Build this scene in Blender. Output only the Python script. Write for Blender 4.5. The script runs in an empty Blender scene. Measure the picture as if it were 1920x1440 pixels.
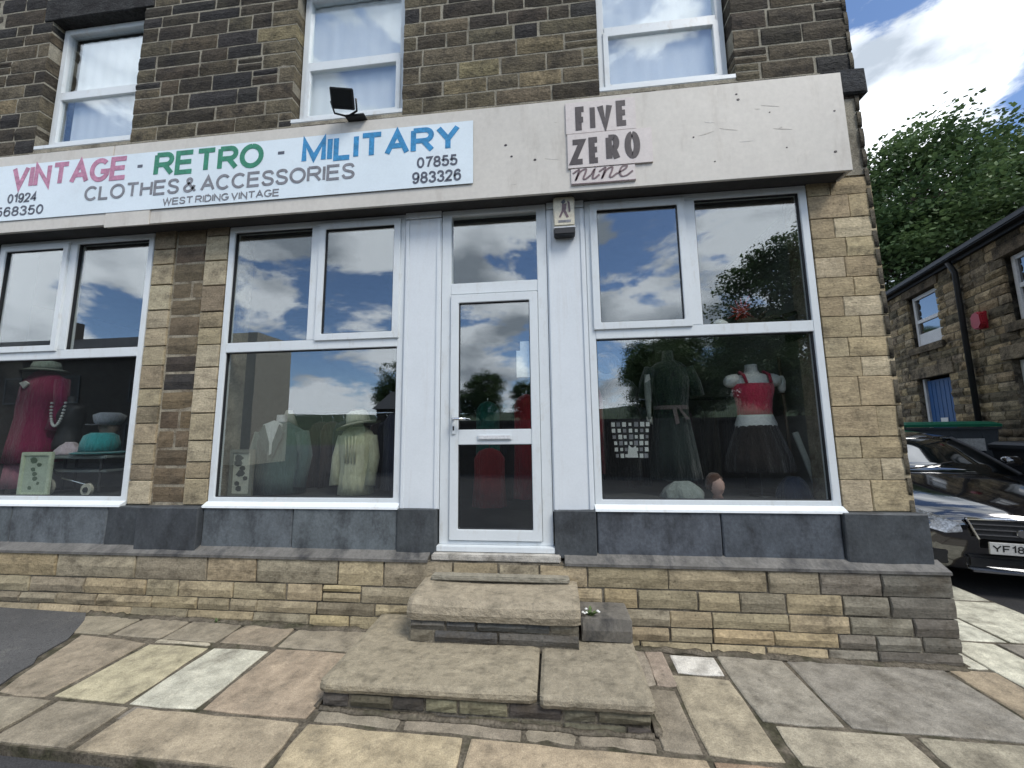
import bpy, bmesh, math, random
from mathutils import Matrix, Vector, noise as mnoise
R = math.radians
rnd = random.Random(7)

# ------------------------------------------------------------------ camera
sc = bpy.context.scene
COL = sc.collection
cam_d = bpy.data.cameras.new('camera'); cam = bpy.data.objects.new('camera', cam_d); COL.objects.link(cam)
cam_d.sensor_width = 36; cam_d.lens = 721 / 1920 * 36; cam_d.clip_end = 2000; cam_d.clip_start = 0.05
def cam_matrix(yaw, pitch, roll, loc):
    cy, sy, cp, sp = math.cos(yaw), math.sin(yaw), math.cos(pitch), math.sin(pitch)
    f = Vector((sy*cp, cy*cp, sp)); r = Vector((cy, -sy, 0)); u = r.cross(f)
    cr, sr = math.cos(roll), math.sin(roll)
    r2 = cr*r + sr*u; u2 = -sr*r + cr*u
    m = Matrix.Identity(4)
    for i in range(3):
        m[i][0], m[i][1], m[i][2], m[i][3] = r2[i], u2[i], -f[i], loc[i]
    return m
cam.matrix_world = cam_matrix(R(-6.046), R(7.133), R(-0.688), (0, -3.2, 1.6))
sc.camera = cam

# ------------------------------------------------------------------ sky, sun, exposure
SUN_EL, SUN_AZ = R(52), R(132)         # veiled by cloud, to the right of the photographer's back (azimuth clockwise from +y)
world = bpy.data.worlds.new('World'); sc.world = world; world.use_nodes = True
wt = world.node_tree; wt.nodes.clear()
def wn(t, **k):
    n = wt.nodes.new(t)
    for a, b in k.items(): setattr(n, a, b)
    return n
def wl(a, b): wt.links.new(a, b)
w_out = wn('ShaderNodeOutputWorld'); w_bg = wn('ShaderNodeBackground'); w_bg.inputs[1].default_value = 0.11
w_sky = wn('ShaderNodeTexSky', sky_type='NISHITA'); w_sky.sun_disc = False
w_sky.sun_elevation = SUN_EL; w_sky.sun_rotation = SUN_AZ; w_sky.air_density = 0.8; w_sky.dust_density = 0.2; w_sky.ozone_density = 2.5; w_sky.altitude = 900
w_tc = wn('ShaderNodeTexCoord')
w_map = wn('ShaderNodeMapping'); w_map.inputs['Location'].default_value = (10.0, 7.4, 3.4); w_map.inputs['Scale'].default_value = (1.0, 1.0, 2.1); wl(w_tc.outputs['Generated'], w_map.inputs[0])
w_n1 = wn('ShaderNodeTexNoise'); w_n1.inputs['Scale'].default_value = 2.6; w_n1.inputs['Detail'].default_value = 10; w_n1.inputs['Roughness'].default_value = 0.6; w_n1.inputs['Distortion'].default_value = 0.25
wl(w_map.outputs[0], w_n1.inputs['Vector'])
w_r1 = wn('ShaderNodeValToRGB'); w_r1.color_ramp.elements[0].position = 0.445; w_r1.color_ramp.elements[1].position = 0.51
w_r1.color_ramp.interpolation = 'EASE'; wl(w_n1.outputs['Fac'], w_r1.inputs[0])
w_n2 = wn('ShaderNodeTexNoise'); w_n2.inputs['Scale'].default_value = 3.4; w_n2.inputs['Detail'].default_value = 7; wl(w_map.outputs[0], w_n2.inputs['Vector'])
w_r2 = wn('ShaderNodeValToRGB')
w_r2.color_ramp.elements[0].position = 0.40; w_r2.color_ramp.elements[0].color = (2.5, 2.85, 3.3, 1)
w_r2.color_ramp.elements[1].position = 0.56; w_r2.color_ramp.elements[1].color = (7.6, 8.0, 8.5, 1)
wl(w_n2.outputs['Fac'], w_r2.inputs[0])
w_mix = wn('ShaderNodeMix', data_type='RGBA'); wl(w_r1.outputs[0], w_mix.inputs[0]); wl(w_sky.outputs[0], w_mix.inputs[6]); wl(w_r2.outputs[0], w_mix.inputs[7])
wl(w_mix.outputs[2], w_bg.inputs[0]); wl(w_bg.outputs[0], w_out.inputs[0])

sun_d = bpy.data.lights.new('sun', 'SUN'); sun = bpy.data.objects.new('sun', sun_d); COL.objects.link(sun)
sun_d.energy = 1.5; sun_d.angle = R(24); sun_d.color = (1, 0.95, 0.87)
sdir = Vector((math.sin(SUN_AZ)*math.cos(SUN_EL), math.cos(SUN_AZ)*math.cos(SUN_EL), math.sin(SUN_EL)))
sun.rotation_euler = sdir.to_track_quat('Z', 'Y').to_euler()
sun.location = (20, -24, 40)

sc.view_settings.view_transform = 'Standard'; sc.view_settings.look = 'None'
sc.view_settings.exposure = 1.1; sc.view_settings.gamma = 1; sc.view_settings.use_curve_mapping = False
sc.render.engine = 'CYCLES'
sc.cycles.use_denoising = True
sc.cycles.max_bounces = 8; sc.cycles.transparent_max_bounces = 12; sc.cycles.glossy_bounces = 4; sc.cycles.diffuse_bounces = 4
sc.cycles.sample_clamp_indirect = 6

# ------------------------------------------------------------------ materials
MATS = {}
def mat(name, color=None, rough=0.8, var=0.22, scale=6, stretch=(1, 1, 1), fine=0.12, fscale=60, bump=0.25, bscale=45, bdist=0.006,
        metallic=0.0, spec=0.4, coat=0.0, stain=None, stain_scale=3, stain_at=(0.55, 0.68), stain_stretch=(1, 1, 1), coords='pos', sheen=0, spots=None):
    """procedural surface; color None = the object's own colour"""
    m = bpy.data.materials.new(name); m.use_nodes = True; MATS[name] = m
    t = m.node_tree; b = t.nodes['Principled BSDF']
    def nd(ty, **k):
        n = t.nodes.new(ty)
        for a, c in k.items(): setattr(n, a, c)
        return n
    L = t.links.new
    if coords == 'pos': src = nd('ShaderNodeNewGeometry').outputs['Position']
    else: src = nd('ShaderNodeTexCoord').outputs['Object']
    if color is None: base = nd('ShaderNodeObjectInfo').outputs['Color']
    else:
        c = nd('ShaderNodeRGB'); c.outputs[0].default_value = (*color, 1); base = c.outputs[0]
    def noise(sc_, det, st=(1, 1, 1), ro=0.55):
        mp = nd('ShaderNodeMapping'); mp.inputs['Scale'].default_value = st; L(src, mp.inputs[0])
        n = nd('ShaderNodeTexNoise'); n.inputs['Scale'].default_value = sc_; n.inputs['Detail'].default_value = det; n.inputs['Roughness'].default_value = ro
        L(mp.outputs[0], n.inputs['Vector']); return n.outputs['Fac']
    def ramp(x, a, bb, lo, hi):
        r = nd('ShaderNodeMapRange'); r.inputs[1].default_value = a; r.inputs[2].default_value = bb; r.inputs[3].default_value = lo; r.inputs[4].default_value = hi
        L(x, r.inputs[0]); return r.outputs[0]
    def mul(colr, fac):
        x = nd('ShaderNodeVectorMath', operation='SCALE'); L(colr, x.inputs[0]); L(fac, x.inputs['Scale']); return x.outputs[0]
    out = base
    if stain:
        f = ramp(noise(stain_scale, 9, stain_stretch, 0.7), stain_at[0], stain_at[1], 0, stain[3] if len(stain) > 3 else 1)
        mx = nd('ShaderNodeMix', data_type='RGBA'); L(f, mx.inputs[0]); L(out, mx.inputs[6]); mx.inputs[7].default_value = (*stain[:3], 1); out = mx.outputs[2]
    if var: out = mul(out, ramp(noise(scale, 8, stretch, 0.68), 0.3, 0.7, 1-var, 1+var))
    if fine: out = mul(out, ramp(noise(fscale, 3), 0.32, 0.68, 1-fine, 1+fine))
    if spots:   # (scale, threshold, strength): small dark pits and old gum marks
        vo = nd('ShaderNodeTexVoronoi'); vo.inputs['Scale'].default_value = spots[0]; L(src, vo.inputs['Vector'])
        wob = nd('ShaderNodeMath', operation='MULTIPLY_ADD'); wob.inputs[1].default_value = 0.35; L(noise(spots[0]*3, 4), wob.inputs[0]); L(vo.outputs['Distance'], wob.inputs[2])
        out = mul(out, ramp(wob.outputs[0], spots[1], spots[1]+0.1, 1-spots[2], 1.0))
    L(out, b.inputs['Base Color'])
    b.inputs['Roughness'].default_value = rough; b.inputs['Metallic'].default_value = metallic
    b.inputs['Specular IOR Level'].default_value = spec; b.inputs['Coat Weight'].default_value = coat; b.inputs['Coat Roughness'].default_value = 0.05
    if sheen: b.inputs['Sheen Weight'].default_value = sheen
    if bump:
        bp = nd('ShaderNodeBump'); bp.inputs['Strength'].default_value = bump; bp.inputs['Distance'].default_value = bdist
        L(noise(bscale, 6, stretch, 0.62), bp.inputs['Height']); L(bp.outputs[0], b.inputs['Normal'])
    return m

mat('gritstone', None, rough=0.92, var=0.35, scale=9, stretch=(1, 1, 1.8), fine=0.3, fscale=55, bump=0.9, bscale=26, bdist=0.016, spec=0.2, stain=(0.018, 0.017, 0.017, 0.85), stain_scale=4, stain_at=(0.47, 0.66))
mat('sandstone', None, rough=0.9, var=0.28, scale=7, stretch=(1, 1, 3.2), fine=0.18, fscale=60, bump=0.6, bscale=30, bdist=0.008, spec=0.2, stain=(0.075, 0.062, 0.045, 0.7), stain_scale=4.5, stain_at=(0.5, 0.68), stain_stretch=(1, 1, 1.3), spots=(22, 0.26, 0.35))
mat('mortar', (0.27, 0.25, 0.20), rough=0.95, var=0.35, scale=5, fine=0.25, fscale=90, bump=0.6, bscale=70, spec=0.1, stain=(0.10, 0.09, 0.07, 0.7), stain_scale=2.2, stain_at=(0.5, 0.66))
mat('pale_mortar', (0.28, 0.25, 0.19), rough=0.95, var=0.35, scale=7, fine=0.25, fscale=90, bump=0.6, bscale=70, spec=0.1, stain=(0.12, 0.09, 0.06, 0.8), stain_scale=4, stain_at=(0.48, 0.62))
mat('old_mortar', (0.19, 0.168, 0.13), rough=0.95, var=0.35, scale=5, fine=0.3, fscale=90, bump=0.7, bscale=60, spec=0.1, stain=(0.045, 0.04, 0.032, 0.9), stain_scale=3, stain_at=(0.48, 0.6))
mat('painted_stone', None, rough=0.6, var=0.3, scale=5, stretch=(1.5, 1, 1), fine=0.16, fscale=45, bump=0.55, bscale=18, bdist=0.008, spec=0.4, stain=(0.028, 0.03, 0.034, 0.8), stain_scale=3.5, stain_at=(0.5, 0.66), stain_stretch=(1.4, 1, 0.8))
mat('flagstone', None, rough=0.88, var=0.34, scale=9, fine=0.22, fscale=170, bump=1.0, bscale=22, bdist=0.014, spec=0.25, stain=(0.13, 0.115, 0.088, 0.7), stain_scale=4.2, stain_at=(0.5, 0.7), spots=(11, 0.25, 0.22))
mat('step_stone', None, rough=0.88, var=0.24, scale=9, stretch=(1.6, 1.6, 2.5), fine=0.2, fscale=190, bump=0.9, bscale=12, bdist=0.02, spots=(12, 0.25, 0.22), spec=0.2, stain=(0.075, 0.068, 0.05, 0.6), stain_scale=6, stain_at=(0.5, 0.7), stain_stretch=(1, 1.6, 1.6))
mat('joint_dirt', (0.12, 0.105, 0.082), rough=1, var=0.4, scale=9, fine=0.4, fscale=80, bump=0.8, bscale=60, spec=0.05, stain=(0.045, 0.045, 0.028, 0.8), stain_scale=5, stain_at=(0.5, 0.6))
mat('asphalt', (0.085, 0.085, 0.085), rough=0.92, var=0.2, scale=1.2, fine=0.35, fscale=160, bump=0.7, bscale=150, bdist=0.004, spec=0.2, stain=(0.125, 0.122, 0.112, 0.7), stain_scale=3, spots=(30, .3, .35))
mat('road_asphalt', (0.05, 0.05, 0.052), rough=0.92, var=0.2, scale=1.2, fine=0.35, fscale=160, bump=0.7, bscale=150, bdist=0.004, spec=0.2, stain=(0.07, 0.069, 0.065, 0.6), stain_scale=1.2)
mat('upvc', (0.66, 0.70, 0.715), rough=0.32, var=0.04, scale=3, fine=0.015, bump=0.03, bscale=8, spec=0.5, stain=(0.46, 0.43, 0.37, 0.6), stain_scale=6, stain_at=(0.54, 0.76), stain_stretch=(2, 1, 0.7))
mat('white_panel', (0.68, 0.72, 0.745), rough=0.4, var=0.05, scale=2, fine=0.02, bump=0.04, bscale=10, spec=0.45, stain=(0.52, 0.51, 0.48, 0.5), stain_scale=3.2, stain_at=(0.54, 0.76), stain_stretch=(3, 1, 0.3))
mat('fascia_paint', (0.585, 0.558, 0.505), rough=0.55, var=0.06, scale=1.6, fine=0.04, fscale=30, bump=0.12, bscale=9, spec=0.35, stain=(0.36, 0.32, 0.27, 0.55), stain_scale=3.2, stain_at=(0.55, 0.8), stain_stretch=(2.2, 1, 0.45))
mat('sign_white', (0.70, 0.79, 0.84), rough=0.35, var=0.05, scale=1.5, fine=0.02, bump=0.02, spec=0.5, stain=(0.6, 0.66, 0.68, 0.5), stain_scale=1.6)
mat('sign_pink', (0.60, 0.55, 0.525), rough=0.5, var=0.06, scale=8, fine=0.04, bump=0.1, bscale=14, stain=(0.45, 0.38, 0.38, 0.6), stain_scale=9, stain_at=(0.55, 0.75))
for nm, c in dict(pink=(0.46, 0.20, 0.30), green=(0.03, 0.22, 0.13), blue=(0.035, 0.24, 0.48), grey=(0.20, 0.205, 0.225), dark=(0.09, 0.10, 0.13), stencil=(0.05, 0.04, 0.043), script=(0.16, 0.11, 0.12), plate_black=(0.02, 0.02, 0.02)).items():
    mat('letter_'+nm, c, rough=0.5, var=0.3, scale=16, fine=0.15, bump=0)
mat('black_plastic', (0.02, 0.021, 0.023), rough=0.5, var=0.2, bump=0.1, spec=0.4)
mat('dark_metal', (0.05, 0.052, 0.055), rough=0.45, var=0.2, bump=0.1, metallic=0.6)
mat('cream_plastic', (0.62, 0.58, 0.46), rough=0.45, var=0.08, bump=0.03, stain=(0.4, 0.34, 0.24, 0.6), stain_scale=12)
mat('chrome', (0.62, 0.63, 0.65), rough=0.18, var=0.05, bump=0, metallic=1.0)
mat('car_paint', (0.006, 0.006, 0.008), rough=0.12, var=0.1, fine=0, bump=0, spec=0.6, coat=1.0)
mat('dark_glass', (0.008, 0.011, 0.012), rough=0.04, var=0, fine=0, bump=0, spec=1.0, coat=1.0)
for _n in ('car_paint', 'dark_glass'): MATS[_n].node_tree.nodes['Principled BSDF'].inputs['Coat IOR'].default_value = 2.0
mat('headlight_glass', (0.42, 0.45, 0.50), rough=0.1, var=0.6, scale=30, fine=0.2, bump=0.4, bscale=40, spec=0.9, coat=1)
mat('rubber', (0.018, 0.018, 0.019), rough=0.8, var=0.2, bump=0.2)
mat('plate_white', (0.6, 0.6, 0.58), rough=0.4, var=0.05, bump=0)
mat('bin_grey', (0.055, 0.065, 0.075), rough=0.55, var=0.15, bump=0.05)
mat('bin_green', (0.008, 0.13, 0.07), rough=0.5, var=0.15, bump=0.05)
mat('bin_black', (0.012, 0.014, 0.018), rough=0.5, var=0.15, bump=0.05)
mat('bin_label', (0.42, 0.43, 0.42), rough=0.5, var=0.3, scale=20, bump=0)
mat('blue_paint', (0.008, 0.07, 0.22), rough=0.45, var=0.2, scale=4, stretch=(4, 4, 0.4), bump=0.15)
mat('house_white', (0.62, 0.63, 0.64), rough=0.45, var=0.08, bump=0.05)
mat('slate', (0.055, 0.057, 0.062), rough=0.7, var=0.3, scale=8, bump=0.4, bscale=12)
mat('red_plastic', (0.34, 0.018, 0.03), rough=0.4, var=0.15, bump=0.03)
mat('bark', (0.07, 0.055, 0.04), rough=0.95, var=0.35, stretch=(3, 3, 0.6), bump=0.9, bscale=18, bdist=0.03)
mat('fabric', None, rough=0.95, var=0.22, scale=16, stretch=(2.5, 2.5, 0.6), fine=0.18, fscale=180, bump=0.9, bscale=20, bdist=0.02, spec=0.15, sheen=0.3, coords='obj')
mat('mannequin_white', (0.66, 0.67, 0.65), rough=0.45, var=0.05, bump=0.02)
mat('plain', None, rough=0.6, var=0.15, scale=9, fine=0.08, bump=0.1, spec=0.35)
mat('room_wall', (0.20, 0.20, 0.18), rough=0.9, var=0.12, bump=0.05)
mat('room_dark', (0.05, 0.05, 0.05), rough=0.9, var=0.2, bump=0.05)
mat('net_curtain', (0.86, 0.86, 0.87), rough=0.95, var=0.05, scale=2, stretch=(3, 3, 0.4), fine=0.03, bump=0)  # white stands in for cloud glare on the upstairs panes
mat('render_wall', (0.42, 0.40, 0.34), rough=0.9, var=0.1, bump=0.1)
mat('dark_terrace', (0.055, 0.05, 0.045), rough=0.9, var=0.25, bump=0.2)
mat('grass_hill', (0.03, 0.05, 0.02), rough=1, var=0.4, scale=0.3, bump=0)

def leaf_mat(name, c1, c2):
    m = bpy.data.materials.new(name); m.use_nodes = True; MATS[name] = m
    t = m.node_tree; b = t.nodes['Principled BSDF']; L = t.links.new
    g = t.nodes.new('ShaderNodeNewGeometry'); n = t.nodes.new('ShaderNodeTexNoise'); n.inputs['Scale'].default_value = 0.55; n.inputs['Detail'].default_value = 4
    L(g.outputs['Position'], n.inputs['Vector'])
    a = t.nodes.new('ShaderNodeMath'); a.operation = 'MULTIPLY_ADD'; a.inputs[1].default_value = 0.35; L(g.outputs['Random Per Island'], a.inputs[0]); L(n.outputs['Fac'], a.inputs[2])
    r = t.nodes.new('ShaderNodeValToRGB'); r.color_ramp.elements[0].position = 0.45; r.color_ramp.elements[0].color = (*c1, 1); r.color_ramp.elements[1].position = 0.95; r.color_ramp.elements[1].color = (*c2, 1)
    L(a.outputs[0], r.inputs[0]); L(r.outputs[0], b.inputs['Base Color']); b.inputs['Roughness'].default_value = 0.55; b.inputs['Specular IOR Level'].default_value = 0.35
    tr = t.nodes.new('ShaderNodeBsdfTranslucent'); L(r.outputs[0], tr.inputs[0]); mx = t.nodes.new('ShaderNodeMixShader'); mx.inputs[0].default_value = 0.25
    L(b.outputs[0], mx.inputs[1]); L(tr.outputs[0], mx.inputs[2]); L(mx.outputs[0], t.nodes['Material Output'].inputs[0])
leaf_mat('leaf', (0.04, 0.078, 0.034), (0.14, 0.21, 0.08))

def glass_mat(name, tint, base, k, rough=0.0):
    m = bpy.data.materials.new(name); m.use_nodes = True; MATS[name] = m
    t = m.node_tree; t.nodes.clear(); L = t.links.new
    o = t.nodes.new('ShaderNodeOutputMaterial'); tr = t.nodes.new('ShaderNodeBsdfTransparent'); tr.inputs[0].default_value = (*tint, 1)
    gl = t.nodes.new('ShaderNodeBsdfGlossy'); gl.inputs['Roughness'].default_value = rough; gl.inputs[0].default_value = (0.93, 0.97, 1.0, 1)
    lw = t.nodes.new('ShaderNodeLayerWeight'); lw.inputs[0].default_value = 0.5; fr = t.nodes.new('ShaderNodeMath'); fr.operation = 'POWER'; fr.inputs[1].default_value = 4.5; L(lw.outputs['Facing'], fr.inputs[0])
    ma = t.nodes.new('ShaderNodeMath'); ma.operation = 'MULTIPLY_ADD'; ma.inputs[1].default_value = k; ma.inputs[2].default_value = base; ma.use_clamp = True; L(fr.outputs[0], ma.inputs[0])
    g = t.nodes.new('ShaderNodeNewGeometry'); n = t.nodes.new('ShaderNodeTexNoise'); n.inputs['Scale'].default_value = 1.6; n.inputs['Detail'].default_value = 1
    L(g.outputs['Position'], n.inputs['Vector']); bp = t.nodes.new('ShaderNodeBump'); bp.inputs['Strength'].default_value = 0.015; bp.inputs['Distance'].default_value = 0.02
    L(n.outputs['Fac'], bp.inputs['Height']); L(bp.outputs[0], gl.inputs['Normal'])
    mx = t.nodes.new('ShaderNodeMixShader'); L(ma.outputs[0], mx.inputs[0]); L(tr.outputs[0], mx.inputs[1]); L(gl.outputs[0], mx.inputs[2]); L(mx.outputs[0], o.inputs[0])
glass_mat('window_glass', (0.95, 0.97, 0.96), 0.145, 0.85)
glass_mat('upper_glass', (0.95, 0.97, 0.97), 0.15, 0.85)

# ------------------------------------------------------------------ building helpers
def world_of(o):
    m = o.matrix_basis.copy()
    return world_of(o.parent) @ o.matrix_parent_inverse @ m if o.parent else m
def par(o, p):
    if p is not None:
        o.parent = p; o.matrix_parent_inverse = world_of(p).inverted()
    return o
def tag(o, label=None, cat=None, group=None, kind=None):
    if label: o['label'] = label
    if cat: o['category'] = cat
    if group: o['group'] = group
    if kind: o['kind'] = kind
    return o
def thing(name, loc, label, cat, group=None):
    o = bpy.data.objects.new(name, None); COL.objects.link(o); o.location = loc; o.empty_display_size = 0.2
    return tag(o, label, cat, group)
def link_mesh(name, verts, faces, material, parent=None, smooth=False, color=None, bevel=0, loc=None, rot=None):
    me = bpy.data.meshes.new(name); me.from_pydata([tuple(v) for v in verts], [], faces)
    bm = bmesh.new(); bm.from_mesh(me); bmesh.ops.recalc_face_normals(bm, faces=bm.faces)
    if bevel: bmesh.ops.bevel(bm, geom=bm.edges[:], offset=bevel, segments=2, affect='EDGES', clamp_overlap=True)
    bm.to_mesh(me); bm.free()
    if smooth:
        for p in me.polygons: p.use_smooth = True
    me.materials.append(MATS[material])
    o = bpy.data.objects.new(name, me); COL.objects.link(o)
    if loc is not None: o.location = loc
    if rot is not None: o.rotation_euler = rot
    if color is not None: o.color = (*color, 1)
    return par(o, parent)
class MB:
    def __init__(s, M=None): s.v = []; s.f = []; s.M = M
    def add(s, vs, fs):
        b = len(s.v); s.v += [(s.M @ Vector(v)) if s.M else Vector(v) for v in vs]; s.f += [tuple(b+i for i in f) for f in fs]; return s
    def box(s, x0, x1, y0, y1, z0, z1, rot=None, c=None):
        vs = [Vector((x, y, z)) for x in (x0, x1) for y in (y0, y1) for z in (z0, z1)]
        if rot is not None:
            c = Vector(c) if c else Vector(((x0+x1)/2, (y0+y1)/2, (z0+z1)/2)); m = rot.to_matrix() if hasattr(rot, 'to_matrix') else rot
            vs = [c + m @ (v-c) for v in vs]
        return s.add(vs, [(0, 1, 3, 2), (4, 6, 7, 5), (0, 4, 5, 1), (2, 3, 7, 6), (0, 2, 6, 4), (1, 5, 7, 3)])
    def prism(s, pts, axis, a, b):
        """polygon pts extruded along axis ('x','y','z') from a to b"""
        n = len(pts)
        def P(p, t): return {'y': (p[0], t, p[1]), 'z': (p[0], p[1], t), 'x': (t, p[0], p[1])}[axis]
        return s.add([P(p, a) for p in pts] + [P(p, b) for p in pts], [tuple(range(n)), tuple(range(2*n-1, n-1, -1))] + [(i, (i+1) % n, n+(i+1) % n, n+i) for i in range(n)])
    def loft(s, rings, caps=True):
        n = len(rings[0]); vs = [p for r in rings for p in r]; fs = []
        for k in range(len(rings)-1):
            for i in range(n): fs.append((k*n+i, k*n+(i+1) % n, (k+1)*n+(i+1) % n, (k+1)*n+i))
        if caps: fs += [tuple(range(n-1, -1, -1)), tuple(range((len(rings)-1)*n, len(rings)*n))]
        return s.add(vs, fs)
    def tube(s, pts, r, n=8, r_end=None):
        rings = []; pts = [Vector(p) for p in pts]
        for i, p in enumerate(pts):
            d = (pts[min(i+1, len(pts)-1)] - pts[max(i-1, 0)]).normalized(); a = d.orthogonal().normalized(); b = d.cross(a)
            rr = r if r_end is None else r + (r_end-r)*i/(len(pts)-1)
            rings.append([p + rr*(math.cos(2*math.pi*k/n)*a + math.sin(2*math.pi*k/n)*b) for k in range(n)])
        # keep rings from twisting
        for i in range(1, len(rings)):
            best = min(range(n), key=lambda q: (rings[i][q]-rings[i-1][0]-(pts[i]-pts[i-1])).length); rings[i] = rings[i][best:] + rings[i][:best]
        return s.loft(rings)
    def build(s, name, material, parent=None, **k): return link_mesh(name, s.v, s.f, material, parent, **k)
def ell(cx, cy, z, rx, ry, n=24, ripple=0, k=9, ph=0.0):
    return [(cx + rx*(1+ripple*math.sin(k*a+ph))*math.cos(a), cy + ry*(1+ripple*math.sin(k*a+ph))*math.sin(a), z) for a in [2*math.pi*i/n for i in range(n)]]
def boxo(name, x0, x1, y0, y1, z0, z1, m, parent=None, bevel=0.0, color=None, kind=None):
    o = MB().box(x0, x1, y0, y1, z0, z1).build(name, m, parent, bevel=bevel, color=color)
    if kind: o['kind'] = kind
    return o
def hold(parent, name, prefix=''): return parent

def arc(cx, cy, rx, ry, a0, a1, n=14): return [(cx+rx*math.cos(R(a0+(a1-a0)*i/n)), cy+ry*math.sin(R(a0+(a1-a0)*i/n))) for i in range(n+1)]
def spl(pts, k=5):
    out = []
    for i in range(len(pts)-1):
        p0, p1, p2, p3 = [Vector(pts[max(0, min(len(pts)-1, i+j))]) for j in (-1, 0, 1, 2)]
        for t in range(k): u = t/k; out.append(0.5*((2*p1)+(p2-p0)*u+(2*p0-5*p1+4*p2-p3)*u*u+(3*p1-p0-3*p2+p3)*u**3))
    return out+[Vector(pts[-1])]
GLYPH = {  # advance width, centre-line strokes in a unit square
 'A': (.92, [[(0, 0), (.5, 1), (1, 0)], [(.19, .35), (.81, .35)]]), 'C': (.9, [arc(.52, .5, .52, .5, 42, 318, 22)]), 'D': (.85, [[(0, 0), (0, 1)], [(0, 1), (.45, 1)]+arc(.45, .5, .55, .5, 90, -90, 14)+[(0, 0)]]),
 'E': (.8, [[(1, 1), (0, 1), (0, 0), (1, 0)], [(0, .52), (.92, .52)]]), 'F': (.7, [[(1, 1), (0, 1), (0, 0)], [(0, .5), (.85, .5)]]), 'G': (.95, [arc(.52, .5, .52, .5, 45, 330, 22)+[(1.0, .42), (.58, .42)]]),
 'H': (.8, [[(0, 0), (0, 1)], [(1, 0), (1, 1)], [(0, .52), (1, .52)]]), 'I': (.0, [[(0, 0), (0, 1)]]), 'K': (.8, [[(0, 0), (0, 1)], [(1, 1), (0, .38)], [(.3, .56), (1, 0)]]), 'L': (.66, [[(0, 1), (0, 0), (1, 0)]]),
 'M': (.95, [[(0, 0), (0, 1), (.5, .12), (1, 1), (1, 0)]]), 'N': (.8, [[(0, 0), (0, 1), (1, 0), (1, 1)]]), 'O': (1.0, [arc(.5, .5, .5, .5, 90, 450, 26)]),
 'R': (.86, [[(0, 0), (0, 1)], [(0, 1), (.6, 1)]+arc(.62, .74, .34, .26, 90, -90, 10)+[(0, .48)], [(.52, .48), (1, 0)]]), 'S': (.76, [spl([(.95, .78), (.8, .96), (.5, 1.0), (.18, .94), (.06, .75), (.22, .58), (.55, .49), (.85, .40), (.97, .22), (.82, .05), (.5, 0), (.18, .04), (.0, .24)])]),
 'T': (.88, [[(0, 1), (1, 1)], [(.5, 1), (.5, 0)]]), 'V': (.86, [[(0, 1), (.5, 0), (1, 1)]]), 'W': (1.2, [[(0, 1), (.25, 0), (.5, .98), (.75, 0), (1, 1)]]), 'X': (.85, [[(0, 0), (1, 1)], [(0, 1), (1, 0)]]), 'Y': (.86, [[(0, 1), (.5, .45), (1, 1)], [(.5, .45), (.5, 0)]]),
 'Z': (.78, [[(0, 1), (1, 1), (0, 0), (1, 0)]]), '&': (.85, [spl([(1, 0), (.62, .38), (.3, .72), (.28, .9), (.45, 1), (.62, .9), (.6, .74), (.3, .54), (.05, .34), (.06, .12), (.3, 0), (.6, .06), (.82, .26), (.9, .45)])]), '-': (.9, [[(0, .5), (1, .5)]]), ' ': (.22, []),
 '0': (.6, [arc(.5, .5, .5, .5, 90, 450, 22)]), '1': (.34, [[(0, .76), (.5, .86), (.9, 1), (.9, 0)]]), '2': (.6, [spl([(.02, .72), (.12, .92), (.5, 1), (.88, .9), (.95, .7), (.7, .45), (.3, .2), (0, 0)])+[(1, 0)]]),
 '3': (.6, [spl([(.03, .78), (.2, .97), (.5, 1), (.85, .9), (.88, .68), (.6, .54), (.38, .53)]), spl([(.5, .53), (.85, .45), (1, .26), (.82, .05), (.5, 0), (.18, .04), (0, .22)])]), '4': (.64, [[(.72, 0), (.72, 1), (0, .3), (1, .3)]]),
 '5': (.6, [[(.92, 1), (.2, 1), (.08, .5)]+spl([(.08, .5), (.3, .62), (.62, .63), (.92, .5), (.98, .28), (.82, .06), (.5, 0), (.18, .04), (0, .2)])]), '6': (.6, [spl([(.92, .8), (.78, .97), (.5, 1), (.18, .88), (.02, .5), (.08, .16), (.3, .01), (.62, 0), (.92, .12), (.98, .36), (.82, .56), (.5, .62), (.18, .52), (.03, .34)])]),
 '7': (.6, [[(0, 1), (1, 1), (.6, .55), (.36, 0)]]), '8': (.6, [arc(.5, .76, .42, .24, 90, 450, 18), arc(.5, .26, .5, .27, 90, 450, 18)]), '9': (.6, [spl([(.08, .2), (.22, .03), (.5, 0), (.82, .12), (.98, .5), (.92, .84), (.7, .99), (.38, 1), (.08, .88), (.02, .64), (.18, .44), (.5, .38), (.82, .48), (.97, .66)])]),
}
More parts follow.
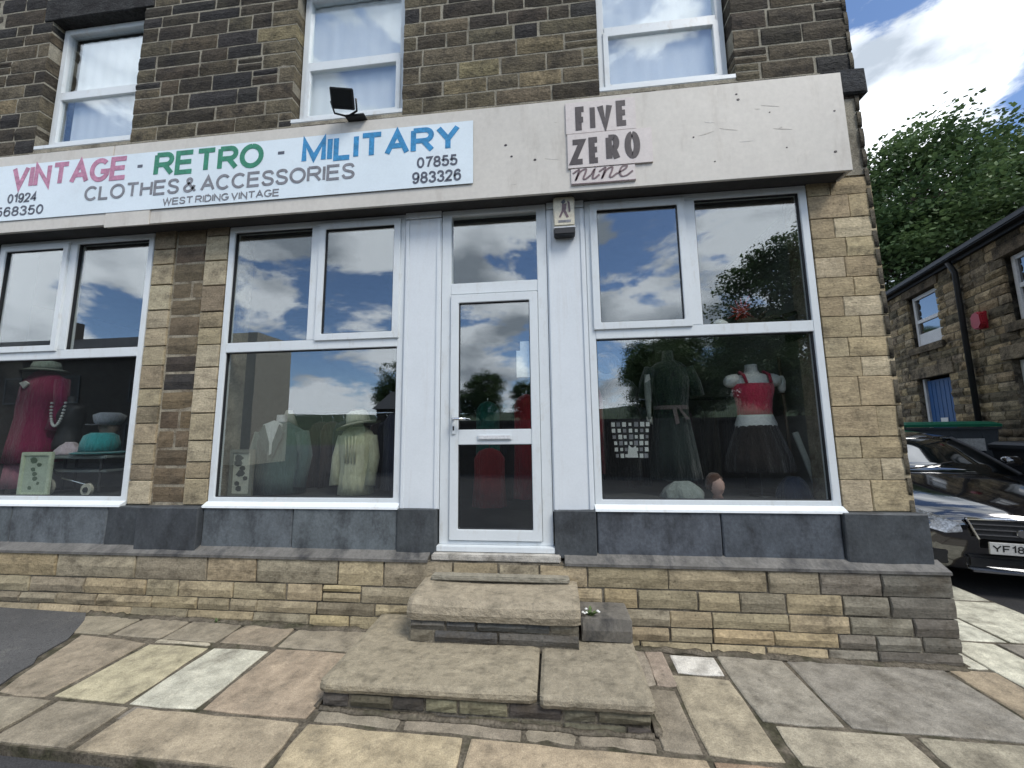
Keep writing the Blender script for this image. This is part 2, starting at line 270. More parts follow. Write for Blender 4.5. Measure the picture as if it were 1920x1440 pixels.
def ribbon(mb, pts, w, y, depth):
    """flat stroke of constant width in the x-z plane, mitred at its bends"""
    P = [Vector((p[0], p[1])) for p in pts]; n = len(P); top = []; bot = []
    for i, p in enumerate(P):
        a = (p-P[i-1]).normalized() if i else None; b = (P[i+1]-p).normalized() if i < n-1 else None
        if a is None: nn = Vector((-b.y, b.x)); k = 1
        elif b is None: nn = Vector((-a.y, a.x)); k = 1
        else:
            n1, n2 = Vector((-a.y, a.x)), Vector((-b.y, b.x)); nn = (n1+n2)
            nn = nn.normalized() if nn.length > 1e-4 else n1; k = min(1/max(nn.dot(n1), .3), 2.6)
        top.append(p+nn*w/2*k); bot.append(p-nn*w/2*k)
    vs = [(p.x, y, p.y) for p in top+bot] + [(p.x, y-depth, p.y) for p in top+bot]; fs = []
    for i in range(n-1): fs += [(i, i+1, n+i+1, n+i), (2*n+i, 3*n+i, 3*n+i+1, 2*n+i+1), (i, 2*n+i, 2*n+i+1, i+1), (n+i, n+i+1, 3*n+i+1, 3*n+i)]
    fs += [(0, n, 3*n, 2*n), (n-1, 3*n-1, 4*n-1, 2*n-1)]
    mb.add(vs, fs)
def fit_text(name, body, x0, x1, z0, z1, y, m, parent, weight=0.15, depth=0.002, M=None, gap=0.11):
    """one line of raised block lettering facing -y, filling the given rectangle"""
    H = z1-z0; w = weight*H; adv = []; u = 0
    for ch in body: adv.append(u); u += GLYPH[ch][0] + (gap+weight if ch != ' ' else 0)
    total = u-(gap+weight); sx = (x1-x0-w)/total if total > 0 else 1; mb = MB(M); k = 0
    for ch, a in zip(body, adv):
        for st in GLYPH[ch][1]:
            pts = [(x0+w/2+(a+p[0]*GLYPH[ch][0])*sx, z0+w/2+p[1]*(H-w)) for p in st]; ww = w
            if total <= 0: pts = [((x0+x1)/2, p[1]) for p in pts]; ww = x1-x0
            ribbon(mb, pts, ww, y-0.00025*k, depth); k = (k+1) % 3
    return mb.build(name, m, parent)

# ------------------------------------------------------------------ stones
def stone_data(w, h, d, seed, rough=0.012, edge=0.012, cell=0.075):
    """block centred on the origin in x/z, face towards -y: uneven face, worn edges, d deep"""
    q = random.Random(seed)
    nx = max(3, min(7, round(w/cell)+1)); nz = max(3, min(5, round(h/cell)+1)); vs = []; fs = []
    off = Vector((q.uniform(0, 50), q.uniform(0, 50), q.uniform(0, 50)))
    ex = min(edge, w*0.2); ez = min(edge, h*0.2)
    cj = [[q.uniform(-1, 1)*edge*0.35 for _ in range(2)] for _ in range(4)]
    def pos(i, n, L, e):
        if i == 0: return -L/2
        if i == n-1: return L/2
        return -L/2 + e + (L-2*e)*(i-1)/(n-3) if n > 3 else 0.0
    for j in range(nz):
        for i in range(nx):
            x = pos(i, nx, w, ex); z = pos(j, nz, h, ez)
            bx = i in (0, nx-1); bz = j in (0, nz-1)
            y = -rough*(0.4+1.2*mnoise.noise(Vector((x*7, z*9, 0))+off)) + q.uniform(-1, 1)*rough*0.25
            if bx or bz:
                y = max(y, 0) + edge*0.75
                x += q.uniform(-1, 1)*edge*0.3 - (math.copysign(edge*0.25, x) if bx and bz else 0); z += q.uniform(-1, 1)*edge*0.3 - (math.copysign(edge*0.25, z) if bx and bz else 0)
            elif nx > 3 and nz > 3: x += q.uniform(-1, 1)*ex*0.5; z += q.uniform(-1, 1)*ez*0.3
            vs.append((x, y, z))
    for j in range(nz-1):
        for i in range(nx-1): a = j*nx+i; fs.append((a, a+1, a+nx+1, a+nx))
    ringi = [i for i in range(nx)] + [j*nx+nx-1 for j in range(1, nz)] + [(nz-1)*nx+i for i in range(nx-2, -1, -1)] + [j*nx for j in range(nz-2, 0, -1)]
    b = len(vs)
    for i in ringi: vs.append((vs[i][0], d, vs[i][2]))
    n = len(ringi)
    for k in range(n): fs.append((ringi[k], b+k, b+(k+1) % n, ringi[(k+1) % n]))
    return vs, fs
SEED = [100]
def stone(name, x0, x1, z0, z1, yf, d, m, parent, color, rough=0.012, edge=0.012, smooth=False, frame=None, cell=0.075):
    SEED[0] += 1
    vs, fs = stone_data(x1-x0, z1-z0, d, SEED[0], rough, edge, cell)
    c = Vector(((x0+x1)/2, yf, (z0+z1)/2))
    if frame is None: return link_mesh(name, vs, fs, m, parent, smooth=smooth, color=color, loc=c)
    loc, _, _ = (frame @ Matrix.Translation(c)).decompose()
    return link_mesh(name, vs, fs, m, parent, smooth=smooth, color=color, loc=loc, rot=frame.to_euler())
def courses(x0, x1, z0, z1, hr, wr, joint, holes=(), q=rnd, first=None):
    z = z0; k = 0
    while z < z1-0.03:
        h = q.uniform(*hr)
        if z+h > z1-hr[0]*0.5: h = z1-z
        spans = [(x0, x1)]
        for (a, b, c, d) in holes:
            if z < d-0.02 and z+h > c+0.02:
                ns = []
                for (s, e) in spans:
                    if b <= s or a >= e: ns.append((s, e)); continue
                    if a > s: ns.append((s, a))
                    if b < e: ns.append((b, e))
                spans = ns
        for (s, e) in spans:
            x = s; lead = q.uniform(0.3, 1)
            while x < e-0.02:
                w = q.uniform(*wr)*(lead if x == s else 1); w = max(w, wr[0]*0.6)
                if x+w > e-wr[0]*0.7: w = e-x
                yield (x+joint/2, x+w-joint/2, z+joint/2, z+h-joint/2); x += w
        z += h; k += 1
def jit(c, a=0.12, q=rnd):
    f = 1+q.uniform(-a, a); return tuple(max(0.004, v*f*(1+q.uniform(-a, a)*0.12)) for v in c)
DARK = [(0.048, 0.042, 0.033), (0.062, 0.052, 0.039), (0.040, 0.038, 0.037), (0.080, 0.066, 0.046)]
MID = [(0.105, 0.09, 0.062), (0.13, 0.11, 0.075)]
OCHRE = [(0.21, 0.175, 0.105), (0.18, 0.15, 0.093)]
BEIGE = [(0.42, 0.35, 0.225), (0.38, 0.31, 0.19), (0.44, 0.37, 0.25), (0.35, 0.28, 0.175)]

def ground_z(x, y): return 0.05 - 0.018*max(-8, min(4.2, x)) + 0.02*(max(-1.4, min(2, y))+0.1)
def street_z(x, y):
    z = ground_z(x, y) - 0.06
    if x > 2: z += 0.10*max(0, min(10, y-1.6)) * min(1, (x-2)/1.5)
    return z

# ================================================================== SETTING
# road: one sheet to the horizon, rising along the side street
gx = [-300, -120, -60, -30, -15, -8, -5, -3, -1, 1, 2, 3, 3.5, 4, 5, 6, 7, 8, 10, 14, 20, 40, 120, 300]
gy = [-300, -120, -60, -35, -20, -12, -8, -5, -3, -2, -1, 0, 1, 1.6, 2.5, 3, 4, 5, 6, 8, 11.6, 14, 25, 60, 140, 300]
vs = [(x, y, street_z(x, y)) for y in gy for x in gx]; n = len(gx)
fs = [(j*n+i, j*n+i+1, (j+1)*n+i+1, (j+1)*n+i) for j in range(len(gy)-1) for i in range(n-1)]
tag(link_mesh('road', vs, fs, 'road_asphalt', smooth=True), kind='structure')
# pavement bed (dirt in the joints) with flags laid on it
def slab_sheet(name, poly, m, dz, thick, parent=None, kind=None):
    mb = MB(); n = len(poly); top = [(x, y, ground_z(x, y)+dz) for x, y in poly]; bot = [(x, y, z-thick) for x, y, z in top]
    mb.add(top+bot, [tuple(range(n)), tuple(range(2*n-1, n-1, -1))] + [(i, (i+1) % n, n+(i+1) % n, n+i) for i in range(n)])
    o = mb.build(name, m, parent)
    if kind: o['kind'] = kind
    return o
pave = slab_sheet('pavement', [(-8, -1.34), (3.0, -1.34), (3.7, -1.1), (4.0, -0.6), (4.0, 1.88), (-8, 1.88)], 'joint_dirt', -0.009, 0.16, kind='structure')
FS = [0]
def flag(name, pts, color, dz=0.0, m='flagstone', chip=0.014, parent=pave):
    """one paving flag: quad with worn arrises"""
    if m == 'flagstone' and max(color) < 0.38: color = tuple((c*0.62+e*0.38)*1.36 for c, e in zip(color, (0.235, 0.207, 0.152)))
    FS[0] += 1; q = random.Random(900+FS[0]); P = [Vector(p) for p in pts]; cen = sum(P, Vector((0, 0)))/len(P)
    ed = []
    for i in range(len(P)):
        a, b = P[i], P[(i+1) % len(P)]; k = max(2, int((b-a).length/0.16))
        for t in range(k):
            p = a.lerp(b, t/k); dn = (b-a).orthogonal().normalized()
            ed.append(p + dn*q.uniform(-1, 1)*chip*0.5 if t else p + (cen-p).normalized()*chip*q.uniform(0.2, 1.2))
    tilt = (q.uniform(-1, 1)*0.004, q.uniform(-1, 1)*0.004)
    def Z(p): return ground_z(*p) + dz + tilt[0]*(p.x-cen.x) + tilt[1]*(p.y-cen.y)
    inner = [p + (cen-p).normalized()*0.012 for p in ed]; n = len(ed)
    vs = [(p.x, p.y, Z(p)-0.045) for p in ed] + [(p.x, p.y, Z(p)-0.005) for p in ed] + [(p.x, p.y, Z(p)) for p in inner]
    fs = [tuple(range(2*n, 3*n))]
    for r in (0, 1): fs += [(r*n+i, r*n+(i+1) % n, (r+1)*n+(i+1) % n, (r+1)*n+i) for i in range(n)]
    o = link_mesh(name, vs, fs, m, parent, color=color); return o
def rect(x0, x1, y0, y1): return [(x0, y0), (x1, y0), (x1, y1), (x0, y1)]
GREYB = (0.175, 0.155, 0.118); BROWN = (0.205, 0.168, 0.125); SAND = (0.325, 0.262, 0.165); PALE = (0.47, 0.455, 0.37); LIGHT = (0.27, 0.245, 0.19); GREY = (0.15, 0.146, 0.138); PINK = (0.25, 0.19, 0.138)
# row along the wall
for a, b, c in ((-3.93, -3.42, GREYB), (-3.40, -2.98, GREYB), (-2.96, -2.52, (0.165, 0.148, 0.115)), (-2.50, -2.06, BROWN), (-2.04, -1.40, (0.175, 0.155, 0.12))):
    flag('flag', rect(a, b, -0.40, -0.13), jit(c))
flag('flag', rect(-2.97, -2.54, -0.445, -0.412), (0.34, 0.31, 0.24))
# middle row, left of the steps
flag('flag', [(-3.36, -1.03), (-3.03, -1.03), (-3.01, -0.46), (-3.62, -0.42)], (0.19, 0.155, 0.115))
flag('flag', rect(-2.985, -2.505, -1.025, -0.462), (0.40, 0.36, 0.245))
flag('flag', rect(-2.475, -2.05, -1.025, -0.455), PALE)
flag('flag', rect(-2.02, -1.385, -1.02, -0.42), PINK)
# kerb row along the road
for a, b, c in ((-5.2, -4.35, GREYB), (-4.33, -3.62, GREYB), (-3.60, -2.93, GREYB), (-2.90, -2.44, (0.15, 0.13, 0.10)), (-2.40, -1.39, (0.245, 0.20, 0.14)), (-1.36, -0.495, SAND), (-0.47, 0.70, (0.29, 0.225, 0.15)), (0.72, 1.12, (0.21, 0.13, 0.085)), (1.14, 1.80, PINK), (1.83, 2.5, LIGHT), (2.53, 3.0, LIGHT)):
    flag('kerb_flag', rect(a, b, -1.335, -1.05), jit(c, 0.06), dz=0.004)
flag('flag', rect(-2.42, -2.3, -1.13, -1.035), (0.10, 0.09, 0.085))
# rubble strip in front of the lower step
for a, b in ((-1.36, -0.86), (-0.845, -0.20), (-0.19, 0.08), (0.09, 0.485)):
    flag('flag', [(a, -1.025), (a+(b-a)*.4, -1.018), (b, -1.03), (b-.006, -0.925), (a+(b-a)*.6, -0.935), (a+.004, -0.92)], jit((0.16, 0.14, 0.11), 0.15), dz=-0.006, chip=0.012)
# right of the steps
flag('flag', rect(0.50, 0.60, -0.52, -0.13), (0.20, 0.175, 0.15)); flag('flag', rect(0.60, 0.735, -0.52, -0.13), (0.25, 0.195, 0.165))
flag('flag', rect(0.765, 1.07, -0.375, -0.175), (0.56, 0.54, 0.49))
flag('flag', rect(0.50, 0.695, -1.02, -0.55), (0.14, 0.12, 0.095))
flag('flag', rect(0.715, 1.075, -1.02, -0.40), (0.265, 0.23, 0.165))
flag('flag', rect(1.095, 1.525, -0.755, -0.15), (0.195, 0.185, 0.162))
flag('flag', rect(1.545, 2.535, -0.75, -0.135), GREY)
flag('flag', rect(1.135, 1.785, -1.02, -0.775), LIGHT)
flag('flag', rect(1.835, 2.55, -1.02, -0.775), (0.215, 0.20, 0.155))
flag('flag', [(2.565, -1.02), (2.83, -1.02), (2.845, -0.13), (2.555, -0.13)], (0.25, 0.195, 0.13))
# pale flags round the corner and along the side street
flag('flag', rect(2.86, 3.21, -1.02, 0.255), (0.55, 0.53, 0.42)); flag('flag', rect(2.70, 2.845, -0.11, 0.255), (0.54, 0.52, 0.42))
flag('flag', rect(2.70, 3.34, 0.275, 1.0), (0.57, 0.56, 0.46)); flag('flag', rect(3.36, 3.985, 0.275, 1.0), (0.56, 0.545, 0.44)); flag('flag', rect(2.70, 3.985, 1.02, 1.86), (0.56, 0.55, 0.45))
flag('flag', rect(3.23, 3.66, -0.9, 0.255), (0.12, 0.115, 0.108)); flag('flag', rect(3.68, 3.985, -0.6, 0.255), (0.12, 0.115, 0.108))
tag(slab_sheet('asphalt_patch', [(-8, -1.04)]+[(a+rnd.uniform(-.025, .025), b+rnd.uniform(-.015, .015)) for a, b in ((-3.38, -1.03), (-3.42, -.95), (-3.46, -.87), (-3.50, -.78), (-3.56, -.70), (-3.62, -.60), (-3.66, -.50), (-3.70, -.40), (-3.79, -.31), (-3.88, -.22))]+[(-3.98, -0.13), (-8, -0.13)], 'asphalt', 0.002, 0.03), kind='structure')

# ================================================================== SHOP BUILDING
shop = thing('shop_building', (-1.7, 2, 0), 'soot-dark stone shop building with white framed windows above and below its fascia', 'building')
WX0, WX1, WTOP = -8.0, 2.62, 7.6
HOLES = [(-5.44, -4.30, 4.66, 6.22), (-2.50, -1.375, 4.66, 6.22), (0.50, 1.655, 4.66, 6.22)]
def wall_boxes(mb, x0, x1, z0, z1, holes, y0, y1, g=0.012):
    hs = sorted((a-g, b+g, c-g, d+g) for a, b, c, d in holes); x = x0
    for a, b, c, d in hs:
        mb.box(x, a, y0, y1, z0, z1); mb.box(a, b, y0, y1, z0, c); mb.box(a, b, y0, y1, d, z1); x = b
    mb.box(x, x1, y0, y1, z0, z1)
upper = MB(); wall_boxes(upper, WX0, WX1-0.012, 3.66, WTOP, HOLES, 0.0035, 0.34)
upper = upper.build('upper_wall', 'mortar', shop)
q = random.Random(21)
LINT = [(a-0.12, b+0.12, 6.22, 6.50) for a, b, c, d in HOLES]
far_v, far_f = MB(), None
def uneven(rects, q, tall=0.13):
    for (x0, x1, z0, z1) in rects:
        x0 += q.uniform(-.004, .006); x1 -= q.uniform(-.004, .006); z0 += q.uniform(-.003, .005); z1 -= q.uniform(-.003, .006)
        if z1-z0 > tall and x1-x0 < .34 and q.random() < .14:
            m = z0+(z1-z0)*q.uniform(.4, .6); yield (x0, x1, z0, m-.008); yield (x0, x1, m+.008, z1)
        else: yield (x0, x1, z0, z1)
for (x0, x1, z0, z1) in uneven(courses(WX0, WX1, 4.34, WTOP, (0.125, 0.20), (0.19, 0.56), 0.017, HOLES+LINT, q), q):
    cx, cz = (x0+x1)/2, (z0+z1)/2
    vis = cx > -6.3 and cz < (6.7 if cx < -3.5 else 6.3 if cx < 0 else 5.85)
    p = q.random(); mid = -1.4 < cx < 0.55
    lightp = 0.5 if mid and cz < 5.3 else 0.22 if mid else 0.10
    c = q.choice(OCHRE) if p < lightp*0.6 else q.choice(MID) if p < lightp*1.7 else q.choice(DARK)
    jamb = any(abs(x1-h[0]) < 0.03 or abs(x0-h[1]) < 0.03 for h in HOLES)
    if jamb and q.random() < 0.45: c = q.choice(MID)
    if cx > 2.0: c = q.choice(DARK)
    if vis: stone('wall_stone', x0, x1, z0, z1, -0.004, 0.17 if jamb else 0.06, 'gritstone', upper, jit(c, 0.18, q), rough=0.008, edge=0.006)
    else:
        v, f = stone_data(x1-x0, z1-z0, 0.05, q.randint(0, 9999), 0.014, 0.012, 0.2); far_v.add([(a+cx, b-0.004, cc+cz) for a, b, cc in v], f)
o = far_v.build('stonework', 'gritstone', shop, smooth=True, color=(0.05, 0.046, 0.038)); o['kind'] = 'stuff'
for a, b, c, d in LINT: stone('lintel', a+0.01, b-0.01, c+0.004, d-0.01, -0.012, 0.2, 'gritstone', shop, (0.042, 0.042, 0.042), rough=0.006, edge=0.008)
# corner kneeler stone by the end of the fascia
stone('kneeler', 2.33, 2.67, 4.37, 4.60, -0.03, 0.3, 'gritstone', shop, (0.04, 0.042, 0.045), rough=0.008, edge=0.012)

# side wall, back, roof
side = MB().box(2.30, WX1-0.012, 0.34, 8.0, 0.0, WTOP).build('side_wall', 'mortar', shop)
sv = MB()
for (x0, x1, z0, z1) in courses(-0.02, 8.0, 0.55, WTOP, (0.14, 0.2), (0.25, 0.55), 0.016, (), q):
    v, f = stone_data(x1-x0, z1-z0, 0.04, q.randint(0, 9999), 0.014, 0.012, 0.2)
    sv.add([(WX1-b-0.004, a+(x0+x1)/2, cc+(z0+z1)/2) for a, b, cc in v], f)
o = sv.build('side_stonework', 'gritstone', shop, smooth=True, color=(0.085, 0.075, 0.055)); o['kind'] = 'stuff'
MB().box(WX0, 2.30, 7.6, 8.0, 0, WTOP).box(WX0-0.3, WX0, 0.0, 8.0, 0, WTOP).build('back_wall', 'mortar', shop)
MB().prism([(-0.35, WTOP), (8.3, WTOP), (4.0, WTOP+3.0)], 'x', WX0-0.4, WX1+0.15).build('roof', 'slate', shop)
MB().box(WX0, WX1-0.02, 0.02, 7.6, 3.62, 3.66).build('floor_slab', 'room_dark', shop)

# stone piers beside the shop windows
def pier(x0, x1, name):
    return MB().box(x0+0.004, x1-0.004, 0.018, 0.32, 0.98, 3.66).build(name, 'pale_mortar', shop)
pl = pier(-3.876, -3.066, 'pier'); pr = pier(2.125, 2.612, 'pier')
q = random.Random(5)
# left pier: dressed margins with a rough middle
for a, b, rough_mid in ((-3.872, -3.64, 0), (-3.64, -3.31, 1), (-3.31, -3.07, 0)):
    z = 0.99 if rough_mid != 1 else 1.0
    while z < 3.6:
        h = q.uniform(0.155, 0.20) if rough_mid else q.uniform(0.14, 0.26)
        h = min(h, 3.63-z)
        if h < 0.06: break
        if rough_mid and q.random() < 0.55: s = a+(b-a)*q.uniform(0.35, 0.65); parts = [(a, s), (s, b)]
        else: parts = [(a, b)]
        for (s, e) in parts:
            if rough_mid: c = q.choice([(0.15, 0.115, 0.075), (0.045, 0.042, 0.04), (0.17, 0.13, 0.08), (0.12, 0.09, 0.06), (0.06, 0.05, 0.042)] if z < 2.3 else [(0.20, 0.155, 0.10), (0.15, 0.12, 0.08), (0.14, 0.105, 0.075)]); j = 0.026
            else: c = q.choice([(0.37, 0.315, 0.21), (0.33, 0.275, 0.18), (0.40, 0.345, 0.24), (0.25, 0.205, 0.14)]); j = 0.012
            stone('pier_stone', s+j/2, e-j/2, z+j/2, z+h-j/2, -0.002 if not rough_mid else 0.010, 0.04, 'sandstone', pl, jit(c, 0.12, q), rough=0.002 if not rough_mid else 0.008, edge=0.004 if not rough_mid else 0.008)
        z += h
# right pier: smooth ashlar and rougher quoins on the corner
z = 0.985; k = 0
while z < 3.6:
    h = min(q.choice([0.155, 0.17, 0.2, 0.23, 0.16]), 3.64-z)
    if h < 0.07: break
    s = 2.35+q.uniform(-0.03, 0.05)+(0.05 if k % 2 else -0.03)
    for (a, b, rg) in ((2.128, s, 0.0015), (s, 2.618, 0.005)):
        stone('pier_stone', a+0.0025, b-0.0025, z+0.003, z+h-0.003, -0.004, 0.2, 'sandstone', pr, jit(q.choice(BEIGE), 0.1, q), rough=rg, edge=0.003 if rg < 0.003 else 0.006)
    z += h; k += 1

# painted dark stall riser under the windows
for (a, b, y, c) in ((-6.6, -5.0, -0.04, 0), (-5.0, -4.0, -0.04, 0), (-4.0, -3.66, -0.045, 1), (-3.66, -3.06, -0.085, 1), (-3.06, -2.22, -0.04, 0), (-2.22, -1.30, -0.042, 0), (-1.30, -0.962, -0.055, 1), (-0.014, 0.315, -0.05, 1), (0.315, 1.24, -0.04, 2), (1.24, 2.08, -0.042, 2), (2.08, 2.645, -0.065, 1)):
    col = [(0.105, 0.12, 0.13), (0.055, 0.062, 0.068), (0.075, 0.085, 0.10)][c]
    stone('riser_block', a+0.003, b-0.003, 0.62, 0.985, y, 0.2-y, 'painted_stone', shop, jit(col, 0.08, q), rough=0.004 if c != 1 else 0.01, edge=0.008)
# projecting stone plinth with a sloped cement ledge
plinth = MB().box(-6.6, 2.668, -0.108, 0.3, -0.15, 0.60).build('plinth', 'old_mortar', shop)
for a, b in ((-6.6, -1.01), (0.06, 2.685)):
    MB().prism([(-0.03, 0.665), (-0.128, 0.612), (-0.128, 0.592), (-0.03, 0.592)], 'x', a, b).build('ledge', 'painted_stone', plinth, color=(0.13, 0.125, 0.115))
PL = [(0.37, 0.305, 0.195), (0.335, 0.28, 0.18), (0.305, 0.258, 0.17), (0.36, 0.29, 0.175), (0.275, 0.24, 0.17)]
PSEC = [-6.6, -0.45, 2.69]; prow = []
for a, b in zip(PSEC, PSEC[1:]):
    zz = [0.595, 0.595-q.uniform(.15, .22)]
    while zz[-1] > .03: zz.append(zz[-1]-q.uniform(.075, .15))
    for hi, lo in zip(zz, zz[1:]): prow += list(courses(a, b, lo, hi, (hi-lo, hi-lo+.001), (0.24, 0.6) if hi < .45 else (0.34, 0.8), 0.009, (), q))
for (x0, x1, z0, z1) in uneven(prow, q, .12):
    cx = (x0+x1)/2; c = q.choice(PL)
    if cx < -1.0 and z0 < 0.25 and q.random() < 0.6: c = q.choice([(0.25, 0.215, 0.15), (0.30, 0.255, 0.17)])
    if cx > 1.9: c = q.choice([(0.24, 0.215, 0.165), (0.21, 0.19, 0.15), (0.25, 0.23, 0.185)]) if x1 < 2.6 else (0.15, 0.138, 0.115)
    if z1 < ground_z(cx, -0.1): continue
    stone('plinth_stone', x0, x1, z0, z1, -0.122, 0.12, 'sandstone', plinth, jit(c, 0.14, q), rough=0.010, edge=0.007)

# ------------------------------------------------------------------ windows
def bars(mb, x0, x1, z0, z1, w, y0, y1, wb=None, wt=None):
    wb = wb or w; wt = wt or w
    mb.box(x0, x0+w, y0, y1, z0, z1); mb.box(x1-w, x1, y0, y1, z0, z1)
    mb.box(x0+w, x1-w, y0+0.0015, y1-0.0015, z0, z0+wb); mb.box(x0+w, x1-w, y0+0.0015, y1-0.0015, z1-wt, z1)
    return mb
def ring_frame(name, x0, x1, z0, z1, w, y0, y1, m, parent, wb=None, wt=None, bevel=0.004):
    """one mitred rectangular frame as a single closed mesh"""
    wb = wb or w; wt = wt or w
    O = [(x0, z0), (x1, z0), (x1, z1), (x0, z1)]; I = [(x0+w, z0+wb), (x1-w, z0+wb), (x1-w, z1-wt), (x0+w, z1-wt)]
    vs = [(x, y, z) for y in (y0, y1) for x, z in O] + [(x, y, z) for y in (y0, y1) for x, z in I]; fs = []
    for i in range(4):
        j = (i+1) % 4
        fs += [(i, j, 8+j, 8+i), (4+i, 12+i, 12+j, 4+j), (i, 4+i, 4+j, j), (8+i, 8+j, 12+j, 12+i)]
    return link_mesh(name, vs, fs, m, parent, bevel=bevel)
def pane(x0, x1, z0, z1, y, parent, m='window_glass'):
    return MB().box(x0, x1, y, y+0.006, z0, z1).build('pane', m, parent)
Y1 = 0.07
def shop_window(x0, x1, xm0, xm1, sash_left, label):
    w = thing_part = bpy.data.objects.new('shop_window', None); COL.objects.link(w); w.location = ((x0+x1)/2, 0, 1); par(w, shop); w['label'] = label
    ZB, ZT = 0.99, 3.60
    ring_frame('frame', x0, x1, ZB, ZT, 0.058, 0.0, Y1, 'upvc', w, wb=0.07)
    boxo('transom', x0+0.057, x1-0.057, -0.002, Y1, 2.362, 2.452, 'upvc', w, 0.004)
    boxo('mullion', xm0, xm1, -0.001, Y1, 2.451, ZT-0.057, 'upvc', w, 0.004)
    MB().prism([(-0.055, ZB-0.012), (0.0, ZB-0.012), (0.0, ZB+0.034), (-0.05, ZB+0.004)], 'x', x0-0.004, x1+0.004).build('sill', 'upvc', w)
    L = (x0+0.058, xm0); Rr = (xm1, x1-0.058)
    for side, (a, b) in (('l', L), ('r', Rr)):
        if (side == 'l') == sash_left:
            ring_frame('sash', a-0.016, b+0.016, 2.438, ZT-0.036, 0.062, -0.018, 0.03, 'upvc', w)
            ring_frame('gasket', a+0.044, b-0.044, 2.498, ZT-0.096, 0.006, -0.008, 0.02, 'black_plastic', w, bevel=0)
            pane(a+0.046, b-0.046, 2.50, ZT-0.098, 0.006, w)
        else:
            ring_frame('gasket', a-0.001, b+0.001, 2.451, ZT-0.056, 0.007, 0.014, 0.04, 'black_plastic', w, bevel=0)
            pane(a, b, 2.452, ZT-0.057, 0.03, w)
    ring_frame('gasket', x0+0.057, x1-0.057, 1.059, 2.363, 0.007, 0.014, 0.04, 'black_plastic', w, bevel=0)
    pane(x0+0.058, x1-0.058, 1.06, 2.362, 0.03, w)
    return w
shop_window(-5.66, -3.878, -4.835, -4.735, True, 'window cut by the picture edge, magenta coat behind it')
shop_window(-3.064, -1.30, -2.215, -2.115, False, 'window with a cream hat and blouse behind it')
shop_window(0.314, 2.122, 1.135, 1.235, True, 'window with the pink crop top behind it')
# window head: dark soffit board behind the fascia
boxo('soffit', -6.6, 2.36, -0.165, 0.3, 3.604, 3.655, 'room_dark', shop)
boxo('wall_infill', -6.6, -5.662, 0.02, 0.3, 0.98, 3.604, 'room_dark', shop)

def sash_window(x0, x1, z0, z1, zm, y):
    w = bpy.data.objects.new('sash_window', None); COL.objects.link(w); w.location = ((x0+x1)/2, y, z0); par(w, shop)
    ring_frame('frame', x0, x1, z0, z1, 0.065, y, y+0.08, 'upvc', w)
    boxo('meeting_rail', x0+0.064, x1-0.064, y-0.004, y+0.06, zm-0.04, zm+0.04, 'upvc', w, 0.004)
    ring_frame('sash', x0+0.05, x1-0.05, z0+0.05, zm-0.02, 0.05, y-0.012, y+0.03, 'upvc', w)
    pane(x0+0.09, x1-0.09, z0+0.09, zm-0.06, y+0.008, w, 'upper_glass'); pane(x0+0.064, x1-0.064, zm+0.04, z1-0.064, y+0.03, w, 'upper_glass')
    boxo('sill', x0-0.02, x1+0.02, y-0.10, y+0.02, z0-0.05, z0-0.002, 'upvc', w, 0.006)
for i, (a, b, c, d) in enumerate(HOLES):
    sash_window(a+0.005, b-0.005, 4.70, 6.215, 5.375, 0.10)
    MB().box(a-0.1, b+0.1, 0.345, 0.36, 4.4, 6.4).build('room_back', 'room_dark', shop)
    # white sheet imitating cloud glare on the pane, gently folded
    n = 40; pts = []
    ca, cb = (a+0.17, b-0.06) if i == 0 else (a+0.06, b-0.06)
    top = 6.10 if i == 0 else 6.14
    rr = [[(ca+(cb-ca)*k/n, 0.166+0.003*math.sin(k*1.1+i)+dy, zz) for k in range(n+1)] for dy in (0, 0.003) for zz in (4.72, top)]
    vs = [p for r in rr for p in r]; m = n+1
    fs = [(k, k+1, m+k+1, m+k) for k in range(n)] + [(2*m+k, 3*m+k, 3*m+k+1, 2*m+k+1) for k in range(n)]
    o = link_mesh('net_curtain', vs, fs, 'net_curtain', None, smooth=True)
    tag(o, ['white net curtain in the upstairs window above the word vintage', 'white net curtain in the upstairs window behind the floodlight', 'white net curtain in the upstairs window nearest the roof corner'][i], 'curtain', 'net curtains upstairs')

# ------------------------------------------------------------------ door and white panels
def white_panel(x0, x1, zb, nm):
    p = boxo('pilaster_panel', x0+0.002, x1-0.002, -0.012, 0.06, zb, 3.535, 'white_panel', shop, 0.003)
    boxo('cap', x0+0.004, x1-0.004, -0.024, 0.06, 3.54, 3.60, 'white_panel', p, 0.004)
    for s in (x0+0.012, x1-0.042): boxo('bead', s, s+0.03, -0.022, -0.0125, zb+0.004, 3.53, 'white_panel', p, 0.003)
    return p
white_panel(-1.298, -0.957, 0.975, 'l'); white_panel(-0.02, 0.312, 0.965, 'r')
door = bpy.data.objects.new('door', None); COL.objects.link(door); door.location = (-0.49, 0, 0.62); par(door, shop); door['label'] = 'white glazed shop door with a top light'
ring_frame('frame', -0.955, -0.022, 0.70, 3.60, 0.085, -0.005, 0.075, 'upvc', door, wb=0.03, wt=0.05)
boxo('transom', -0.871, -0.106, -0.003, 0.07, 2.81, 2.91, 'upvc', door, 0.004)
pane(-0.872, -0.105, 2.91, 3.555, 0.03, door)
leaf = ring_frame('leaf', -0.868, -0.109, 0.735, 2.80, 0.072, -0.022, 0.045, 'upvc', door, wb=0.085, wt=0.075)
boxo('mid_rail', -0.797, -0.180, -0.020, 0.043, 1.50, 1.625, 'upvc', door, 0.004)
ring_frame('gasket', -0.798, -0.179, 1.62, 2.727, 0.007, -0.006, 0.02, 'black_plastic', door, bevel=0)
